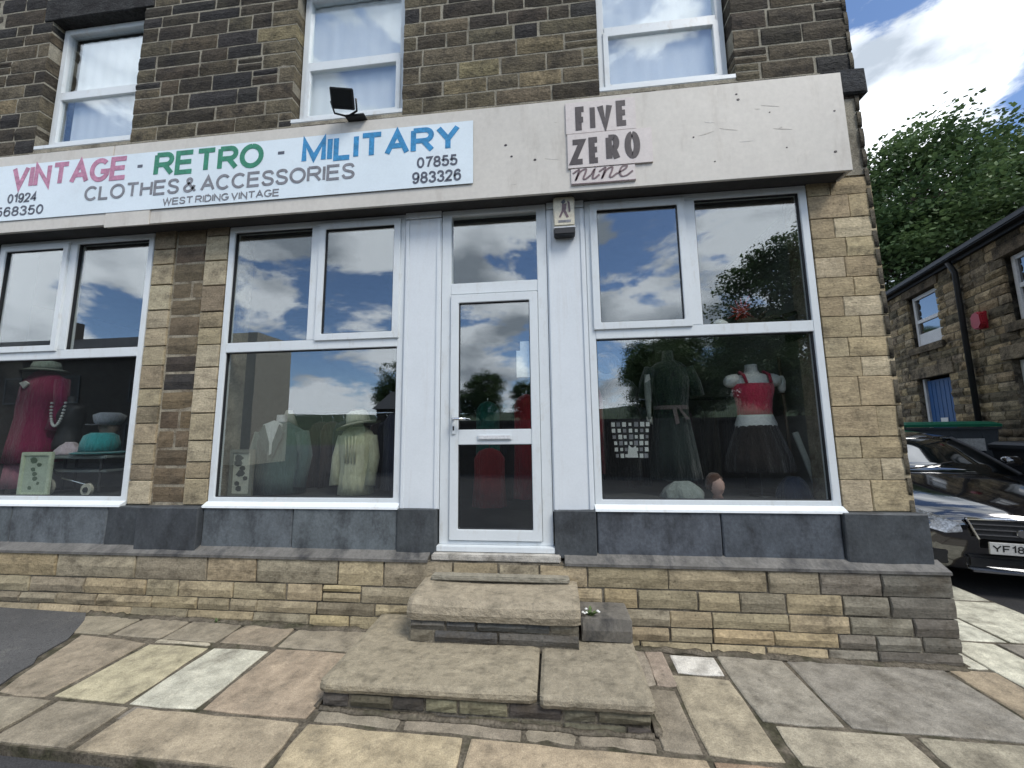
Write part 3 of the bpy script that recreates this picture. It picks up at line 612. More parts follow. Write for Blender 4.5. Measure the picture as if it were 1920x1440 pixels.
ring_frame('gasket', -0.798, -0.179, 0.818, 1.503, 0.007, -0.006, 0.02, 'black_plastic', door, bevel=0)
pane(-0.797, -0.18, 1.622, 2.726, 0.008, door); pane(-0.797, -0.18, 0.819, 1.502, 0.008, door)
lb = boxo('letterbox', -0.63, -0.34, -0.032, -0.0195, 1.535, 1.585, 'upvc', door, 0.006); boxo('flap', -0.615, -0.355, -0.037, -0.0315, 1.545, 1.575, 'house_white', lb, 0.002)
hd = boxo('handle_plate', -0.85, -0.815, -0.034, -0.0215, 1.585, 1.765, 'upvc', door, 0.006)
MB().tube([(-0.832, -0.03, 1.715), (-0.832, -0.07, 1.715), (-0.81, -0.078, 1.715), (-0.72, -0.075, 1.712)], 0.011).build('lever', 'chrome', hd, smooth=True)
boxo('keyhole', -0.839, -0.826, -0.0365, -0.0335, 1.62, 1.655, 'black_plastic', hd)
boxo('threshold', -0.965, -0.012, -0.05, 0.08, 0.655, 0.70, 'upvc', door, 0.005); boxo('threshold', -0.985, 0.03, -0.115, 0.08, 0.606, 0.652, 'flagstone', door, 0.008, color=(0.42, 0.40, 0.36))

# ------------------------------------------------------------------ entrance steps
steps = thing('entrance_steps', (-0.45, -0.5, 0.04), 'two worn sandstone steps up to the white shop door', 'steps')
def worn_slab(name, x0, x1, y0, y1, z0, z1, col, nose=0.05, dip=0.012, parent=steps, skew=0.0, seed=0):
    """tread slab: rounded front nosing, hollowed top"""
    q2 = random.Random(seed); rings = []
    n = 30; jy = 0; jz = 0
    for i in range(n+1):
        jy = jy*.6+q2.uniform(-1, 1)*0.003; jz = jz*.6+q2.uniform(-1, 1)*0.0015
        t = i/n; x = x0+(x1-x0)*t; d = dip*math.sin(math.pi*t); fy = y0+skew*(t-0.5)+jy; endr = 0.02 if i in (0, n) else 0
        zz = z1-d+jz-endr*0.6
        rings.append([(x, y1, z0), (x, fy+0.01+endr, z0), (x, fy+endr, z0+(zz-z0)*0.35), (x, fy+nose*0.25+endr, z0+(zz-z0)*0.72), (x, fy+nose+endr, zz-0.006), (x, fy+nose*2.4, zz), (x, (fy+y1)/2, zz-d*0.3), (x, y1, zz+0.004)])
    return MB().loft(rings).build(name, 'step_stone', parent, smooth=False, color=col)
def box_core(x0, x1, y0, y1, z0, z1, name='core'): return boxo(name, x0, x1, y0, y1, z0, z1, 'old_mortar', steps)
box_core(-1.345, 0.465, -0.915, -0.10, -0.06, 0.14); box_core(-1.0, 0.13, -0.485, -0.10, 0.16, 0.352)
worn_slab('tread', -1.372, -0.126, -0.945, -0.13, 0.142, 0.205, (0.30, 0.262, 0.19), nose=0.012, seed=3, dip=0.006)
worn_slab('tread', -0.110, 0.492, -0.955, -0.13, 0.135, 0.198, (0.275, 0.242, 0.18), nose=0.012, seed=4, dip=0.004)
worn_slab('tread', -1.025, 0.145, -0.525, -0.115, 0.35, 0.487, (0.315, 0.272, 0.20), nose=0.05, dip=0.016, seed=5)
boxo('back_slab', -0.955, 0.09, -0.20, -0.10, 0.49, 0.525, 'step_stone', steps, 0.008, color=(0.27, 0.25, 0.2))
q = random.Random(12)
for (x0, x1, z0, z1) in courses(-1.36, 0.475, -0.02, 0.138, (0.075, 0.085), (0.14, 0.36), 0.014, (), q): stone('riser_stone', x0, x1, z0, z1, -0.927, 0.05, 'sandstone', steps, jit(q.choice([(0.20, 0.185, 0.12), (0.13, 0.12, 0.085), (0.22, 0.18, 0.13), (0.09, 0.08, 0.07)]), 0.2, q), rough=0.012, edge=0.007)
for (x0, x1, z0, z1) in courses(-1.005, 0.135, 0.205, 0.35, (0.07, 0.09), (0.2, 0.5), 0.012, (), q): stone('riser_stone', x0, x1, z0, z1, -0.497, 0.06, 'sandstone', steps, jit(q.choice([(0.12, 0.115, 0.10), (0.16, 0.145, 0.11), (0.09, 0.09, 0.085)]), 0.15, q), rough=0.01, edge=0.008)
stone('filler_block', 0.15, 0.49, 0.205, 0.345, -0.40, 0.27, 'painted_stone', steps, (0.15, 0.14, 0.122), rough=0.006, edge=0.012)

def dirt_line(p0, p1, side, w, h, seed, sx=0):
    q2 = random.Random(seed); p0, p1 = Vector(p0), Vector(p1); n = int((p1-p0).length/.04)+2; d = (p1-p0).normalized(); nn = Vector((-d.y, d.x))*side; rings = []
    for i in range(n):
        p = p0.lerp(p1, i/(n-1)); ww = w*(.45+.9*abs(mnoise.noise(Vector((p.x*4, p.y*4, seed))))+q2.uniform(0, .35)); hh = h*(.5+q2.random()*.8); z = ground_z(p.x, p.y)+.001
        a = p+nn*ww; m = p+nn*ww*.4; rings.append([(p.x, p.y, z-.01), (a.x, a.y, z-.01), (a.x, a.y, z+.002), (m.x, m.y, z+hh*.5), (p.x, p.y, z+hh)])
    o = MB().loft(rings).build('dirt', 'joint_dirt', pave, smooth=True); o['kind'] = 'stuff'
dirt_line((-3.95, -.122), (-1.37, -.122), -1, .045, .02, 1); dirt_line((.49, -.122), (2.69, -.122), -1, .045, .018, 2)
dirt_line((-1.36, -.935), (.48, -.935), -1, .022, .014, 3); dirt_line((-1.375, -.93), (-1.375, -.13), 1, .03, .015, 4); dirt_line((.487, -.13), (.487, -.93), 1, .04, .02, 5); dirt_line((2.70, -.1), (2.70, 1.8), -1, .05, .02, 6)
def weed(x, y, z, lab, n, size, col, seed, flowers=0):
    t = thing('weed', (x, y, z), lab, 'weed', 'weeds along the wall'); q2 = random.Random(seed)
    for i in range(n):
        a = q2.uniform(0, 6.28); l = size*q2.uniform(.6, 1.2); d = Vector((math.cos(a), math.sin(a)*.6-.3, q2.uniform(.5, 1.4))).normalized(); b = d.cross(Vector((0, 0, 1))).normalized()*l*.13
        p0 = Vector((x+q2.uniform(-1, 1)*size*.3, y, z)); p1 = p0+d*l*.55; p2 = p0+d*l+Vector((0, 0, -l*.25)); k = Vector((0, 0, .0015))
        link_mesh('leaf', [p0-b*.3, p0+b*.3, p1+b, p2, p1-b, p0-b*.3+k, p0+b*.3+k, p1+b+k, p2+k, p1-b+k], [(0, 1, 2, 3, 4), (9, 8, 7, 6, 5), (0, 5, 6, 1), (1, 6, 7, 2), (2, 7, 8, 3), (3, 8, 9, 4), (4, 9, 5, 0)], 'plain', t, color=jit(col, .25, q2))
    for i in range(flowers):
        c = Vector((x+q2.uniform(-1, 1)*size*.8, y-.03, z+size*q2.uniform(.4, .9))); MB().loft([ell(c.x, c.y, c.z+h, r, r, 7) for h, r in ((-.006, .004), (0, .011), (.006, .004))]).build('flower', 'mannequin_white', t)
weed(0.22, -0.34, 0.34, 'small white flowering weed beside the upper step', 16, .07, (0.08, 0.12, 0.04), 4, 6)
weed(-1.10, -0.16, 0.15, 'tiny green weed at the wall foot beside the steps', 8, .045, (0.07, 0.10, 0.035), 5)
weed(-2.75, -0.14, 0.09, 'tiny green weed at the wall foot below the cream blouse window', 9, .05, (0.07, 0.11, 0.035), 6)

# ================================================================== FASCIA AND SIGNS
FY = -0.18
fascia = thing('fascia', (-1.7, -0.1, 3.59), 'long cream painted wooden fascia box over the shop windows', 'fascia')
boxo('board', -4.205, 2.36, FY, -0.155, 3.585, 4.435, 'fascia_paint', fascia, 0.003)
boxo('board', -8.0, -4.21, FY-0.004, -0.155, 3.603, 4.43, 'fascia_paint', fascia, 0.003)
boxo('board', -4.207, -3.73, FY-0.008, FY-0.001, 3.575, 3.735, 'fascia_paint', fascia, 0.002)
boxo('top_board', -8.0, 2.357, -0.155, -0.03, 4.395, 4.432, 'fascia_paint', fascia)
boxo('end_board', 2.337, 2.3585, -0.155, -0.03, 3.59, 4.395, 'fascia_paint', fascia)
q = random.Random(40)
for (x, z) in ((1.56, 4.33), (1.57, 4.28), (1.80, 4.14), (1.20, 3.98), (-0.35, 4.06), (-0.30, 3.95), (1.9, 3.82), (2.28, 4.1), (2.25, 3.75), (-4.6, 4.37), (-5.1, 4.36), (-0.1, 3.9), (1.35, 3.75)):
    r = q.uniform(0.006, 0.014); MB().loft([ell(0, 0, 0, r, r*0.8, 8), ell(0, 0, 0.003, r*0.8, r*0.6, 8)]).build('screw_hole', 'letter_stencil', fascia, loc=(x, FY-0.0002, z), rot=(R(90), 0, 0))

for i in range(22):
    x, z = q.uniform(-.5, 2.3), q.uniform(3.66, 4.38)
    if .1 < x < .95: continue
    l, hgt = q.uniform(.02, .14), q.uniform(.002, .006); a = q.uniform(-.25, .25)
    MB().prism([(x, z), (x+l*.5, z+a*l*.5-hgt), (x+l, z+a*l), (x+l*.6, z+a*l*.6+hgt)], 'y', FY-.0012, FY+.001).build('scuff', 'plain', fascia, color=q.choice([(0.47, 0.44, 0.39), (0.50, 0.47, 0.42), (0.62, 0.60, 0.56)]))
sign = thing('shop_sign', (-3, -0.19, 3.75), 'long pale sign board reading vintage retro military clothes and accessories', 'sign')
SY = -0.192
boxo('board', -7.0, -0.633, SY, FY-0.0085, 3.722, 4.318, 'sign_white', sign, 0.002)
for b, x0, x1, z0, z1, m in (
        ('VINTAGE', -5.322, -4.016, 4.052, 4.300, 'pink'), ('-', -3.925, -3.845, 4.150, 4.205, 'dark'), ('RETRO', -3.733, -2.604, 4.052, 4.298, 'green'), ('-', -2.475, -2.385, 4.150, 4.205, 'dark'),
        ('MILITARY', -2.225, -0.749, 4.048, 4.293, 'blue'), ('CLOTHES & ACCESSORIES', -4.458, -1.705, 3.860, 4.014, 'grey'), ('WEST RIDING VINTAGE', -3.60, -2.421, 3.750, 3.822, 'grey'),
        ('07855', -1.135, -0.770, 3.905, 4.008, 'dark'), ('983326', -1.176, -0.737, 3.760, 3.868, 'dark'), ('01924', -5.330, -4.993, 3.905, 4.005, 'dark'), ('568350', -5.445, -4.900, 3.768, 3.870, 'dark')):
    fit_text('lettering', b, x0, x1, z0, z1, SY-0.0004, 'letter_'+m, sign, weight=0.195 if m in ('pink', 'green', 'blue') else 0.5 if b == '-' else 0.165)

n509 = thing('name_sign', (0.5, -0.19, 3.63), 'small pinkish stencilled sign reading five zero nine', 'sign')
for (a, b, c, d, dy) in ((0.168, 0.750, 4.098, 4.392, 0), (0.175, 0.868, 3.782, 4.094, -0.003), (0.198, 0.722, 3.632, 3.778, 0.001)):
    boxo('panel', a, b, FY-0.012+dy, FY-0.0005, c, d, 'sign_pink', n509, 0.002)
LY = FY-0.0125
for ch, a, b, c, d in (('F', 0.250, 0.348, 4.10, 4.345), ('I', 0.372, 0.415, 4.112, 4.352), ('V', 0.435, 0.560, 4.122, 4.356), ('E', 0.590, 0.692, 4.132, 4.366), ('Z', 0.196, 0.322, 3.812, 4.040), ('E', 0.352, 0.448, 3.812, 4.048), ('R', 0.492, 0.605, 3.816, 4.056), ('O', 0.645, 0.770, 3.826, 4.070)):
    fit_text('letter', ch, a, b, c, d, LY-(0.003 if c < 4.05 else 0), 'letter_stencil', n509, weight=0.21)
def stroke(pts, w, name='letter', y=LY):
    P = [Vector((p[0], p[1])) for p in pts]; top = []; bot = []
    for i, p in enumerate(P):
        d = (P[min(i+1, len(P)-1)]-P[max(i-1, 0)]).normalized(); nn = Vector((-d.y, d.x)); ww = w*(0.65+0.5*abs(d.y)); top.append(p+nn*ww/2); bot.append(p-nn*ww/2)
    n = len(P); vs = [(p.x, y, p.y) for p in top+bot] + [(p.x, y-0.002, p.y) for p in top+bot]; fs = []
    for i in range(n-1):
        fs += [(i, i+1, n+i+1, n+i), (2*n+i, 3*n+i, 3*n+i+1, 2*n+i+1), (i, 2*n+i, 2*n+i+1, i+1), (n+i, n+i+1, 3*n+i+1, 3*n+i)]
    fs += [(0, n, 3*n, 2*n), (n-1, 3*n-1, 4*n-1, 2*n-1)]
    return link_mesh(name, vs, fs, 'letter_script', n509)
def script_n(x): return [(x-0.02, 3.735), (x+0.025, 3.765), (x+0.03, 3.755), (x, 3.672), (x+0.04, 3.745), (x+0.085, 3.768), (x+0.085, 3.74), (x+0.065, 3.69), (x+0.08, 3.678), (x+0.125, 3.71)]
stroke(spl(script_n(0.235)), 0.014)
stroke(spl([(0.365, 3.715), (0.395, 3.762), (0.375, 3.69), (0.39, 3.678), (0.43, 3.71)]), 0.014); stroke([(0.402, 3.778), (0.412, 3.792)], 0.016)
stroke(spl(script_n(0.45)), 0.014)
stroke(spl([(0.575, 3.705), (0.64, 3.742), (0.655, 3.768), (0.62, 3.766), (0.595, 3.72), (0.61, 3.68), (0.65, 3.684), (0.70, 3.72)]), 0.014)
stroke([(0.20, 3.640), (0.46, 3.638), (0.722, 3.640)], 0.012)  # dark line painted as the shadow along the bottom panel's lower edge

# floodlight on the fascia top
fl = thing('floodlight', (-1.76, -0.12, 4.435), 'small black floodlight standing on the fascia above the word military', 'floodlight')
Mf = Matrix.Translation((-1.78, -0.30, 4.545)) @ Matrix.Rotation(R(12), 4, 'Z') @ Matrix.Rotation(R(30), 4, 'X')
MB(Mf).loft([[(-0.07, 0.06, -0.05), (0.07, 0.06, -0.05), (0.07, 0.06, 0.05), (-0.07, 0.06, 0.05)], [(-0.095, -0.01, -0.075), (0.095, -0.01, -0.075), (0.095, -0.01, 0.075), (-0.095, -0.01, 0.075)], [(-0.10, -0.045, -0.08), (0.10, -0.045, -0.08), (0.10, -0.045, 0.08), (-0.10, -0.045, 0.08)]]).build('housing', 'black_plastic', fl, bevel=0.006)
MB(Mf).box(-0.085, 0.085, -0.049, -0.044, -0.065, 0.065).build('lens', 'dark_glass', fl)
MB().tube([(-1.90, -0.30, 4.545), (-1.89, -0.25, 4.47), (-1.78, -0.22, 4.452), (-1.68, -0.25, 4.47), (-1.665, -0.30, 4.545)], 0.009).build('bracket', 'dark_metal', fl, smooth=True)
MB().box(-1.80, -1.62, -0.24, -0.10, 4.436, 4.458).build('foot', 'black_plastic', fl, bevel=0.005)
MB().tube([(-1.72, -0.14, 4.45), (-1.66, -0.10, 4.47), (-1.60, -0.03, 4.44)], 0.006).build('cable', 'black_plastic', fl, smooth=True)

# alarm box
al = thing('alarm_box', (0.13, -0.03, 3.25), 'cream burglar alarm box with a dark bottom band beside the door', 'alarm box')
MB().prism([(0.048, 3.335), (0.222, 3.335), (0.226, 3.585), (0.214, 3.60), (0.056, 3.60), (0.044, 3.585)], 'y', -0.095, -0.013).build('cover', 'cream_plastic', al, bevel=0.008)
boxo('rim', 0.042, 0.228, -0.089, -0.013, 3.318, 3.337, 'house_white', al, 0.004)
boxo('lamp_band', 0.046, 0.224, -0.10, -0.013, 3.258, 3.317, 'black_plastic', al, 0.008)
for pts, m in (([(0.11, 3.55), (0.14, 3.575), (0.15, 3.545), (0.125, 3.53)], 'letter_dark'), ([(0.12, 3.53), (0.16, 3.535), (0.15, 3.47), (0.175, 3.41), (0.155, 3.405), (0.13, 3.46), (0.105, 3.41), (0.09, 3.415), (0.115, 3.47)], 'letter_script'), ([(0.165, 3.56), (0.185, 3.54), (0.19, 3.46), (0.175, 3.45)], 'letter_script')):
    MB().prism(pts, 'y', -0.0975, -0.0945).build('emblem', m, al)
boxo('emblem', 0.085, 0.19, -0.0972, -0.0945, 3.365, 3.385, 'letter_grey', al)

# ================================================================== SHOP INTERIOR
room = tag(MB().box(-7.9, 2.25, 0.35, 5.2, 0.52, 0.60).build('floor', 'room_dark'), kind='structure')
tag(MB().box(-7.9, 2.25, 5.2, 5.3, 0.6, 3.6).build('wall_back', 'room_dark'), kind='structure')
tag(MB().box(2.20, 2.28, 0.325, 5.2, 0.6, 3.6).build('wall_side', 'room_wall'), kind='structure')
tag(MB().box(-7.9, -7.8, 0.35, 5.2, 0.6, 3.6).build('wall_end', 'room_wall'), kind='structure')
for a, b, lab in ((-5.65, -3.9, 'dark display shelf inside the window with the magenta coat'), (-3.05, -1.31, 'dark display shelf inside the window with the cream blouse'), (0.33, 2.19, 'dark display shelf inside the window with the pink top')):
    t = thing('display_shelf', ((a+b)/2, 0.45, 0.6), lab, 'shelf', 'window display shelves')
    boxo('top', a, b, 0.08, 0.85, 1.0, 1.03, 'room_dark', t, 0.004); boxo('front', a, b, 0.82, 0.845, 0.6, 1.0, 'room_dark', t)

def torso_rings(x, y, z0, s=1.0, w=1.0):
    """headless torso: hips to neck; z0 = hip height"""
    prof = [(0.00, .165, .115), (.06, .17, .12), (.13, .145, .105), (.20, .125, .092), (.27, .132, .098), (.33, .15, .115), (.38, .155, .118), (.43, .165, .10), (.47, .17, .085), (.495, .12, .075), (.51, .065, .06), (.54, .05, .05), (.59, .047, .047)]
    return [ell(x, y, z0+h*s, rx*s*w, ry*s) for h, rx, ry in prof]
def stand(x, y, z0, z1, p, m='dark_metal'):
    MB().loft([ell(x, y, z0, 0.11, 0.11, 16), ell(x, y, z0+0.012, 0.10, 0.10, 16)]).build('base', m, p)
    MB().tube([(x, y, z0+0.01), (x, y, z1)], 0.012).build('pole', m, p)
def garment(name, x, y, prof, col, p, ripple=0.05, k=8, ph=0.0, n=48, m='fabric'):
    """hollow-looking cloth shell: prof = (z, rx, ry, dx)"""
    N = len(prof); rings = [ell(x+dx, y, z, rx, ry, n, ripple*(1-i/(N-1)) if True else ripple, k, ph+i*0.25) for i, (z, rx, ry, dx) in enumerate(prof)]
    return MB().loft(rings).build(name, m, p, smooth=True, color=col)
def sleeve(p, pts, r, col, r_end=None, name='sleeve'): return MB().tube(pts, r, 12, r_end).build(name, 'fabric', p, smooth=True, color=col)
def hat(x, y, z, rb, rc, h, col, lab, band=None, tilt=0.0, cat='hat', droop=0.02):
    t = thing('hat', (x, y, z), lab, cat)
    M = Matrix.Translation((x, y, z)) @ Matrix.Rotation(tilt, 4, 'Y')
    MB(M).loft([ell(0, 0, -droop, rb, rb*0.9, 28), ell(0, 0, 0.004, rc*1.15, rc*1.05, 28), ell(0, 0, 0.012, rc*1.1, rc, 28), ell(0, 0, -droop+0.008, rb, rb*0.9, 28)], caps=False).build('brim', 'fabric', t, smooth=True, color=col)
    MB(M).loft([ell(0, 0, 0.0, rc*1.1, rc, 28), ell(0, 0, h*0.5, rc*1.04, rc*0.95, 28), ell(0, 0, h*0.85, rc*0.92, rc*0.82, 28), ell(0, 0, h, rc*0.6, rc*0.5, 28)]).build('crown', 'fabric', t, smooth=True, color=col)
    if band: MB(M).loft([ell(0, 0, 0.012, rc*1.12, rc*1.02, 28), ell(0, 0, 0.04, rc*1.1, rc*1.0, 28)], caps=False).build('band', 'fabric', t, smooth=True, color=band)
    return t
def head(x, y, z, p, m='mannequin_white', s=1.0):
    MB().loft([ell(x, y, z+h*s, rx*s, ry*s, 20) for h, rx, ry in ((0, .03, .03), (.01, .05, .055), (.05, .062, .075), (.10, .072, .09), (.15, .075, .092), (.19, .062, .078), (.215, .03, .04))]).build('head', m, p, smooth=True)
    MB().tube([(x, y-0.085*s, z+0.13*s), (x, y-0.105*s, z+0.09*s)], 0.011*s, 8, 0.016*s).build('nose', m, p, smooth=True)

# --- window with the magenta coat
t = thing('mannequin', (-5.58, 0.42, 1.03), 'mannequin in a magenta coat and pale pink skirt with a white brooch', 'mannequin')
stand(-5.58, 0.42, 1.03, 1.5, t)
garment('skirt', -5.66, 0.42, [(1.08, .24, .17, -.03), (1.25, .22, .16, -.02), (1.45, .19, .14, 0)], (0.40, 0.16, 0.22), t, 0.06, 11)
garment('coat', -5.57, 0.42, [(1.34, .30, .19, -.03), (1.55, .27, .17, -.02), (1.80, .22, .145, 0), (1.95, .235, .15, .01), (2.12, .25, .14, .02), (2.23, .24, .11, .03), (2.29, .14, .08, .02), (2.33, .07, .06, .02)], (0.22, 0.012, 0.065), t, 0.05, 9)
for s in (-1, 1): sleeve(t, [(-5.55+s*.22, .42, 2.22), (-5.55+s*.28, .40, 1.95), (-5.56+s*.27, .36, 1.68)], .065, (0.23, 0.013, 0.07), .05)
MB().prism([(-5.62, 2.18), (-5.55, 2.20), (-5.50, 2.17), (-5.56, 2.12)], 'y', 0.262, 0.275).build('brooch', 'mannequin_white', t)
MB().loft([ell(-5.55, .42, 2.32, .05, .05, 16), ell(-5.55, .42, 2.36, .05, .05, 16)]).build('neck', 'mannequin_white', t)
hat(-5.55, .42, 2.34, .20, .115, .10, (0.30, 0.36, 0.31), 'pale grey green hat on the mannequin in the magenta coat')
t = thing('bust', (-5.2, .45, 1.03), 'black display bust wearing a strand of pale beads beside the magenta coat', 'bust')
stand(-5.2, .45, 1.03, 1.5, t); MB().loft(torso_rings(-5.2, .45, 1.48, .95, .8)).build('torso', 'black_plastic', t, smooth=True)
mb = MB()
for i in range(22):
    a = math.pi*(0.06+0.88*i/21); c = Vector((-5.2+.085*math.cos(a), .33-.01*math.sin(a), 2.02-.30*math.sin(a)))
    mb.loft([ell(c.x, c.y, c.z+h, r, r, 8) for h, r in ((-.013, .003), (-.007, .011), (.0, .013), (.007, .011), (.013, .003))])
o = mb.build('bead_strand', 'mannequin_white', t, smooth=True); o['kind'] = 'stuff'
t = thing('cap_display', (-4.75, .48, 1.42), 'dark display head in a grey peaked cap behind the turquoise hat', 'display head')
MB().loft([ell(-4.75, .48, 1.43, .06, .06, 16), ell(-4.75, .48, 1.52, .045, .045, 16), ell(-4.75, .48, 1.6, .045, .045, 16)]).build('neck', 'plain', t, smooth=True, color=(0.25, 0.2, 0.17))
MB().loft([ell(-4.75, .48, 1.60+h, rx, ry, 20) for h, rx, ry in ((0, .04, .045), (.03, .06, .07), (.10, .074, .09), (.17, .07, .085), (.21, .03, .04))]).build('head', 'plain', t, smooth=True, color=(0.3, 0.24, 0.2))
MB().loft([ell(-4.75, .47, 1.73, .085, .10), ell(-4.75, .47, 1.76, .11, .12), ell(-4.75, .47, 1.83, .13, .13), ell(-4.75, .47, 1.86, .08, .08)]).build('cap', 'fabric', t, smooth=True, color=(0.28, 0.31, 0.36))
MB().prism([(-4.84, .40), (-4.66, .40), (-4.68, .31), (-4.75, .28), (-4.82, .31)], 'z', 1.725, 1.735).build('cap_peak', 'fabric', t, color=(0.1, 0.11, 0.13))
hat(-4.64, .33, 1.445, .23, .15, .20, (0.03, 0.27, 0.29), 'wide turquoise hat lying on the small trolley', droop=0.01)
t = thing('scarf', (-5.0, .33, 1.43), 'crumpled pale pink scarf on the trolley beside the turquoise hat', 'scarf')
rr = []; q = random.Random(3)
for i in range(9): rr.append(ell(-5.0+q.uniform(-.01, .01), .33, 1.425+.016*i, .11*(1-(i/9)**2)+.012, .08*(1-(i/9)**2)+.01, 20, .16, 5, i*.6))
MB().loft(rr).build('cloth', 'fabric', t, smooth=True, color=(0.50, 0.42, 0.46))
t = thing('trolley', (-4.86, .40, 1.03), 'small dark display trolley with a grey tray and pale wheels', 'trolley')
boxo('tray', -5.28, -4.42, .22, .58, 1.385, 1.42, 'plain', t, .01, color=(0.23, 0.27, 0.27)); boxo('shelf', -5.2, -4.42, .24, .56, 1.25, 1.275, 'plain', t, .006, color=(0.16, 0.18, 0.18))
for x in (-5.2, -4.5):
    for y in (.25, .55): MB().tube([(x, y, 1.06), (x, y, 1.39)], .012).build('leg', 'dark_metal', t)
MB().tube([(-5.2, .25, 1.38), (-4.9, .23, 1.2), (-4.5, .25, 1.1)], .009).build('brace', 'chrome', t)
for x, r, y in ((-5.02, .085, .2), (-4.56, .06, .2), (-5.12, .05, .6), (-4.56, .06, .6)):
    M = Matrix.Translation((x, y, 1.03+r)) @ Matrix.Rotation(R(90), 4, 'X')
    wl_ = MB(M).loft([ell(0, 0, -.012, r, r, 20), ell(0, 0, .012, r, r, 20)]).build('wheel', 'plain', t, color=(0.5, 0.48, 0.4)); MB(M).loft([ell(0, 0, -.02, r*.45, r*.45, 14), ell(0, 0, .02, r*.45, r*.45, 14)]).build('hub', 'dark_metal', wl_)
def picture(x0, x1, z0, z1, y, fcol, icol, lab, blob):
    t = thing('framed_picture', ((x0+x1)/2, y, z0), lab, 'picture')
    ring_frame('frame', x0, x1, z0, z1, .035, y, y+.025, 'plain', t).color = (*fcol, 1)
    boxo('print', x0+.03, x1-.03, y+.012, y+.018, z0+.03, z1-.03, 'plain', t, color=icol)
    cx, cz = (x0+x1)/2, (z0+z1)/2; q = random.Random(int(x0*100))
    for i in range(7):
        a = q.uniform(.02, .05); px, pz = cx+q.uniform(-.05, .05), z0+.08+(z1-z0-.16)*i/6
        MB().prism([(px+a*math.cos(k)*q.uniform(.6, 1.2), pz+a*.7*math.sin(k)) for k in [0, .9, 1.8, 2.7, 3.6, 4.5, 5.4]], 'y', y+.0095, y+.0125).build('motif', 'plain', t, color=blob)
picture(-5.24, -4.89, 1.035, 1.46, .12, (0.52, 0.58, 0.44), (0.42, 0.48, 0.38), 'pale green framed picture leaning by the window below the magenta coat', (0.10, 0.14, 0.09))
picture(-3.0, -2.76, 1.035, 1.47, .13, (0.16, 0.16, 0.13), (0.40, 0.40, 0.33), 'dark framed picture standing beside the grey green jacket', (0.06, 0.06, 0.05))

# --- window with the cream blouse
t = thing('mannequin', (-2.70, .42, 1.03), 'mannequin in a grey green jacket with a white scarf', 'mannequin')
garment('jacket', -2.70, .42, [(1.04, .25, .16, .0), (1.2, .24, .15, 0), (1.38, .225, .14, 0), (1.52, .24, .14, -.01), (1.64, .23, .11, -.01), (1.70, .13, .08, -.02), (1.73, .07, .06, -.02)], (0.085, 0.125, 0.115), t, .03, 7)
for s in (-1, 1): sleeve(t, [(-2.71+s*.21, .42, 1.62), (-2.70+s*.27, .40, 1.4), (-2.70+s*.26, .34, 1.10)], .07, (0.08, 0.12, 0.11), .055)
MB().prism([(-2.80, 1.70), (-2.69, 1.74), (-2.60, 1.70), (-2.70, 1.42), (-2.74, 1.40)], 'y', .268, .285).build('scarf', 'fabric', t, color=(0.55, 0.58, 0.56))
for s in (-1, 1): MB().prism([(-2.70+s*.02, 1.36), (-2.70+s*.13, 1.62), (-2.70+s*.08, 1.70), (-2.70+s*.02, 1.52)], 'y', .252, .27).build('lapel', 'fabric', t, color=(0.06, 0.09, 0.085))
MB().loft([ell(-2.72, .42, 1.72, .05, .05, 16), ell(-2.72, .42, 1.80, .045, .045, 16)]).build('neck', 'mannequin_white', t)
t = thing('lampshade', (-2.79, .58, 1.66), 'small white cone lampshade behind the grey green jacket', 'lampshade')
MB().loft([ell(-2.79, .62, 1.67, .10, .10, 24), ell(-2.79, .62, 1.86, .03, .03, 24)]).build('shade', 'plain', t, smooth=True, color=(0.42, 0.42, 0.36)); MB().tube([(-2.79, .62, 1.03), (-2.79, .62, 1.68)], .012).build('stem', 'dark_metal', t)
t = thing('mannequin', (-1.90, .40, 1.03), 'mannequin in a cream blouse with a frilled front', 'mannequin')
garment('blouse', -1.90, .40, [(1.035, .17, .13, 0), (1.15, .165, .125, 0), (1.3, .15, .115, 0), (1.45, .165, .125, 0), (1.56, .175, .11, 0), (1.63, .14, .08, 0), (1.67, .07, .06, 0)], (0.52, 0.52, 0.36), t, .035, 12)
for s in (-1, 1): sleeve(t, [(-1.90+s*.145, .40, 1.58), (-1.90+s*.185, .38, 1.38), (-1.90+s*.175, .33, 1.12)], .052, (0.50, 0.50, 0.35), .05)
for i in range(4): MB().tube([(-1.955+.035*i, .275-.004*(i % 2), 1.58), (-1.945+.03*i, .268, 1.46), (-1.95+.032*i, .278, 1.33)], .007).build('frill', 'fabric', t, smooth=True, color=(0.52, 0.52, 0.37))
MB().loft([ell(-1.90, .40, 1.66, .048, .048, 16), ell(-1.90, .40, 1.72, .05, .055, 16), ell(-1.9, .40, 1.78, .075, .09, 16), ell(-1.9, .4, 1.84, .06, .07, 16)]).build('head', 'plain', t, smooth=True, color=(0.14, 0.09, 0.06))
hat(-1.89, .39, 1.70, .21, .105, .13, (0.55, 0.54, 0.42), 'cream wide brimmed hat above the cream blouse', tilt=R(-12))
t = thing('clothes_rail', (-2.2, .95, .6), 'long clothes rail behind the cream blouse window', 'clothes rail')
MB().tube([(-3.0, .95, 1.83), (-1.36, .95, 1.83)], .016).build('rail', 'chrome', t, smooth=True)
for x in (-2.98, -1.38): MB().tube([(x, .95, .6), (x, .95, 1.83)], .014).build('post', 'chrome', t, smooth=True)
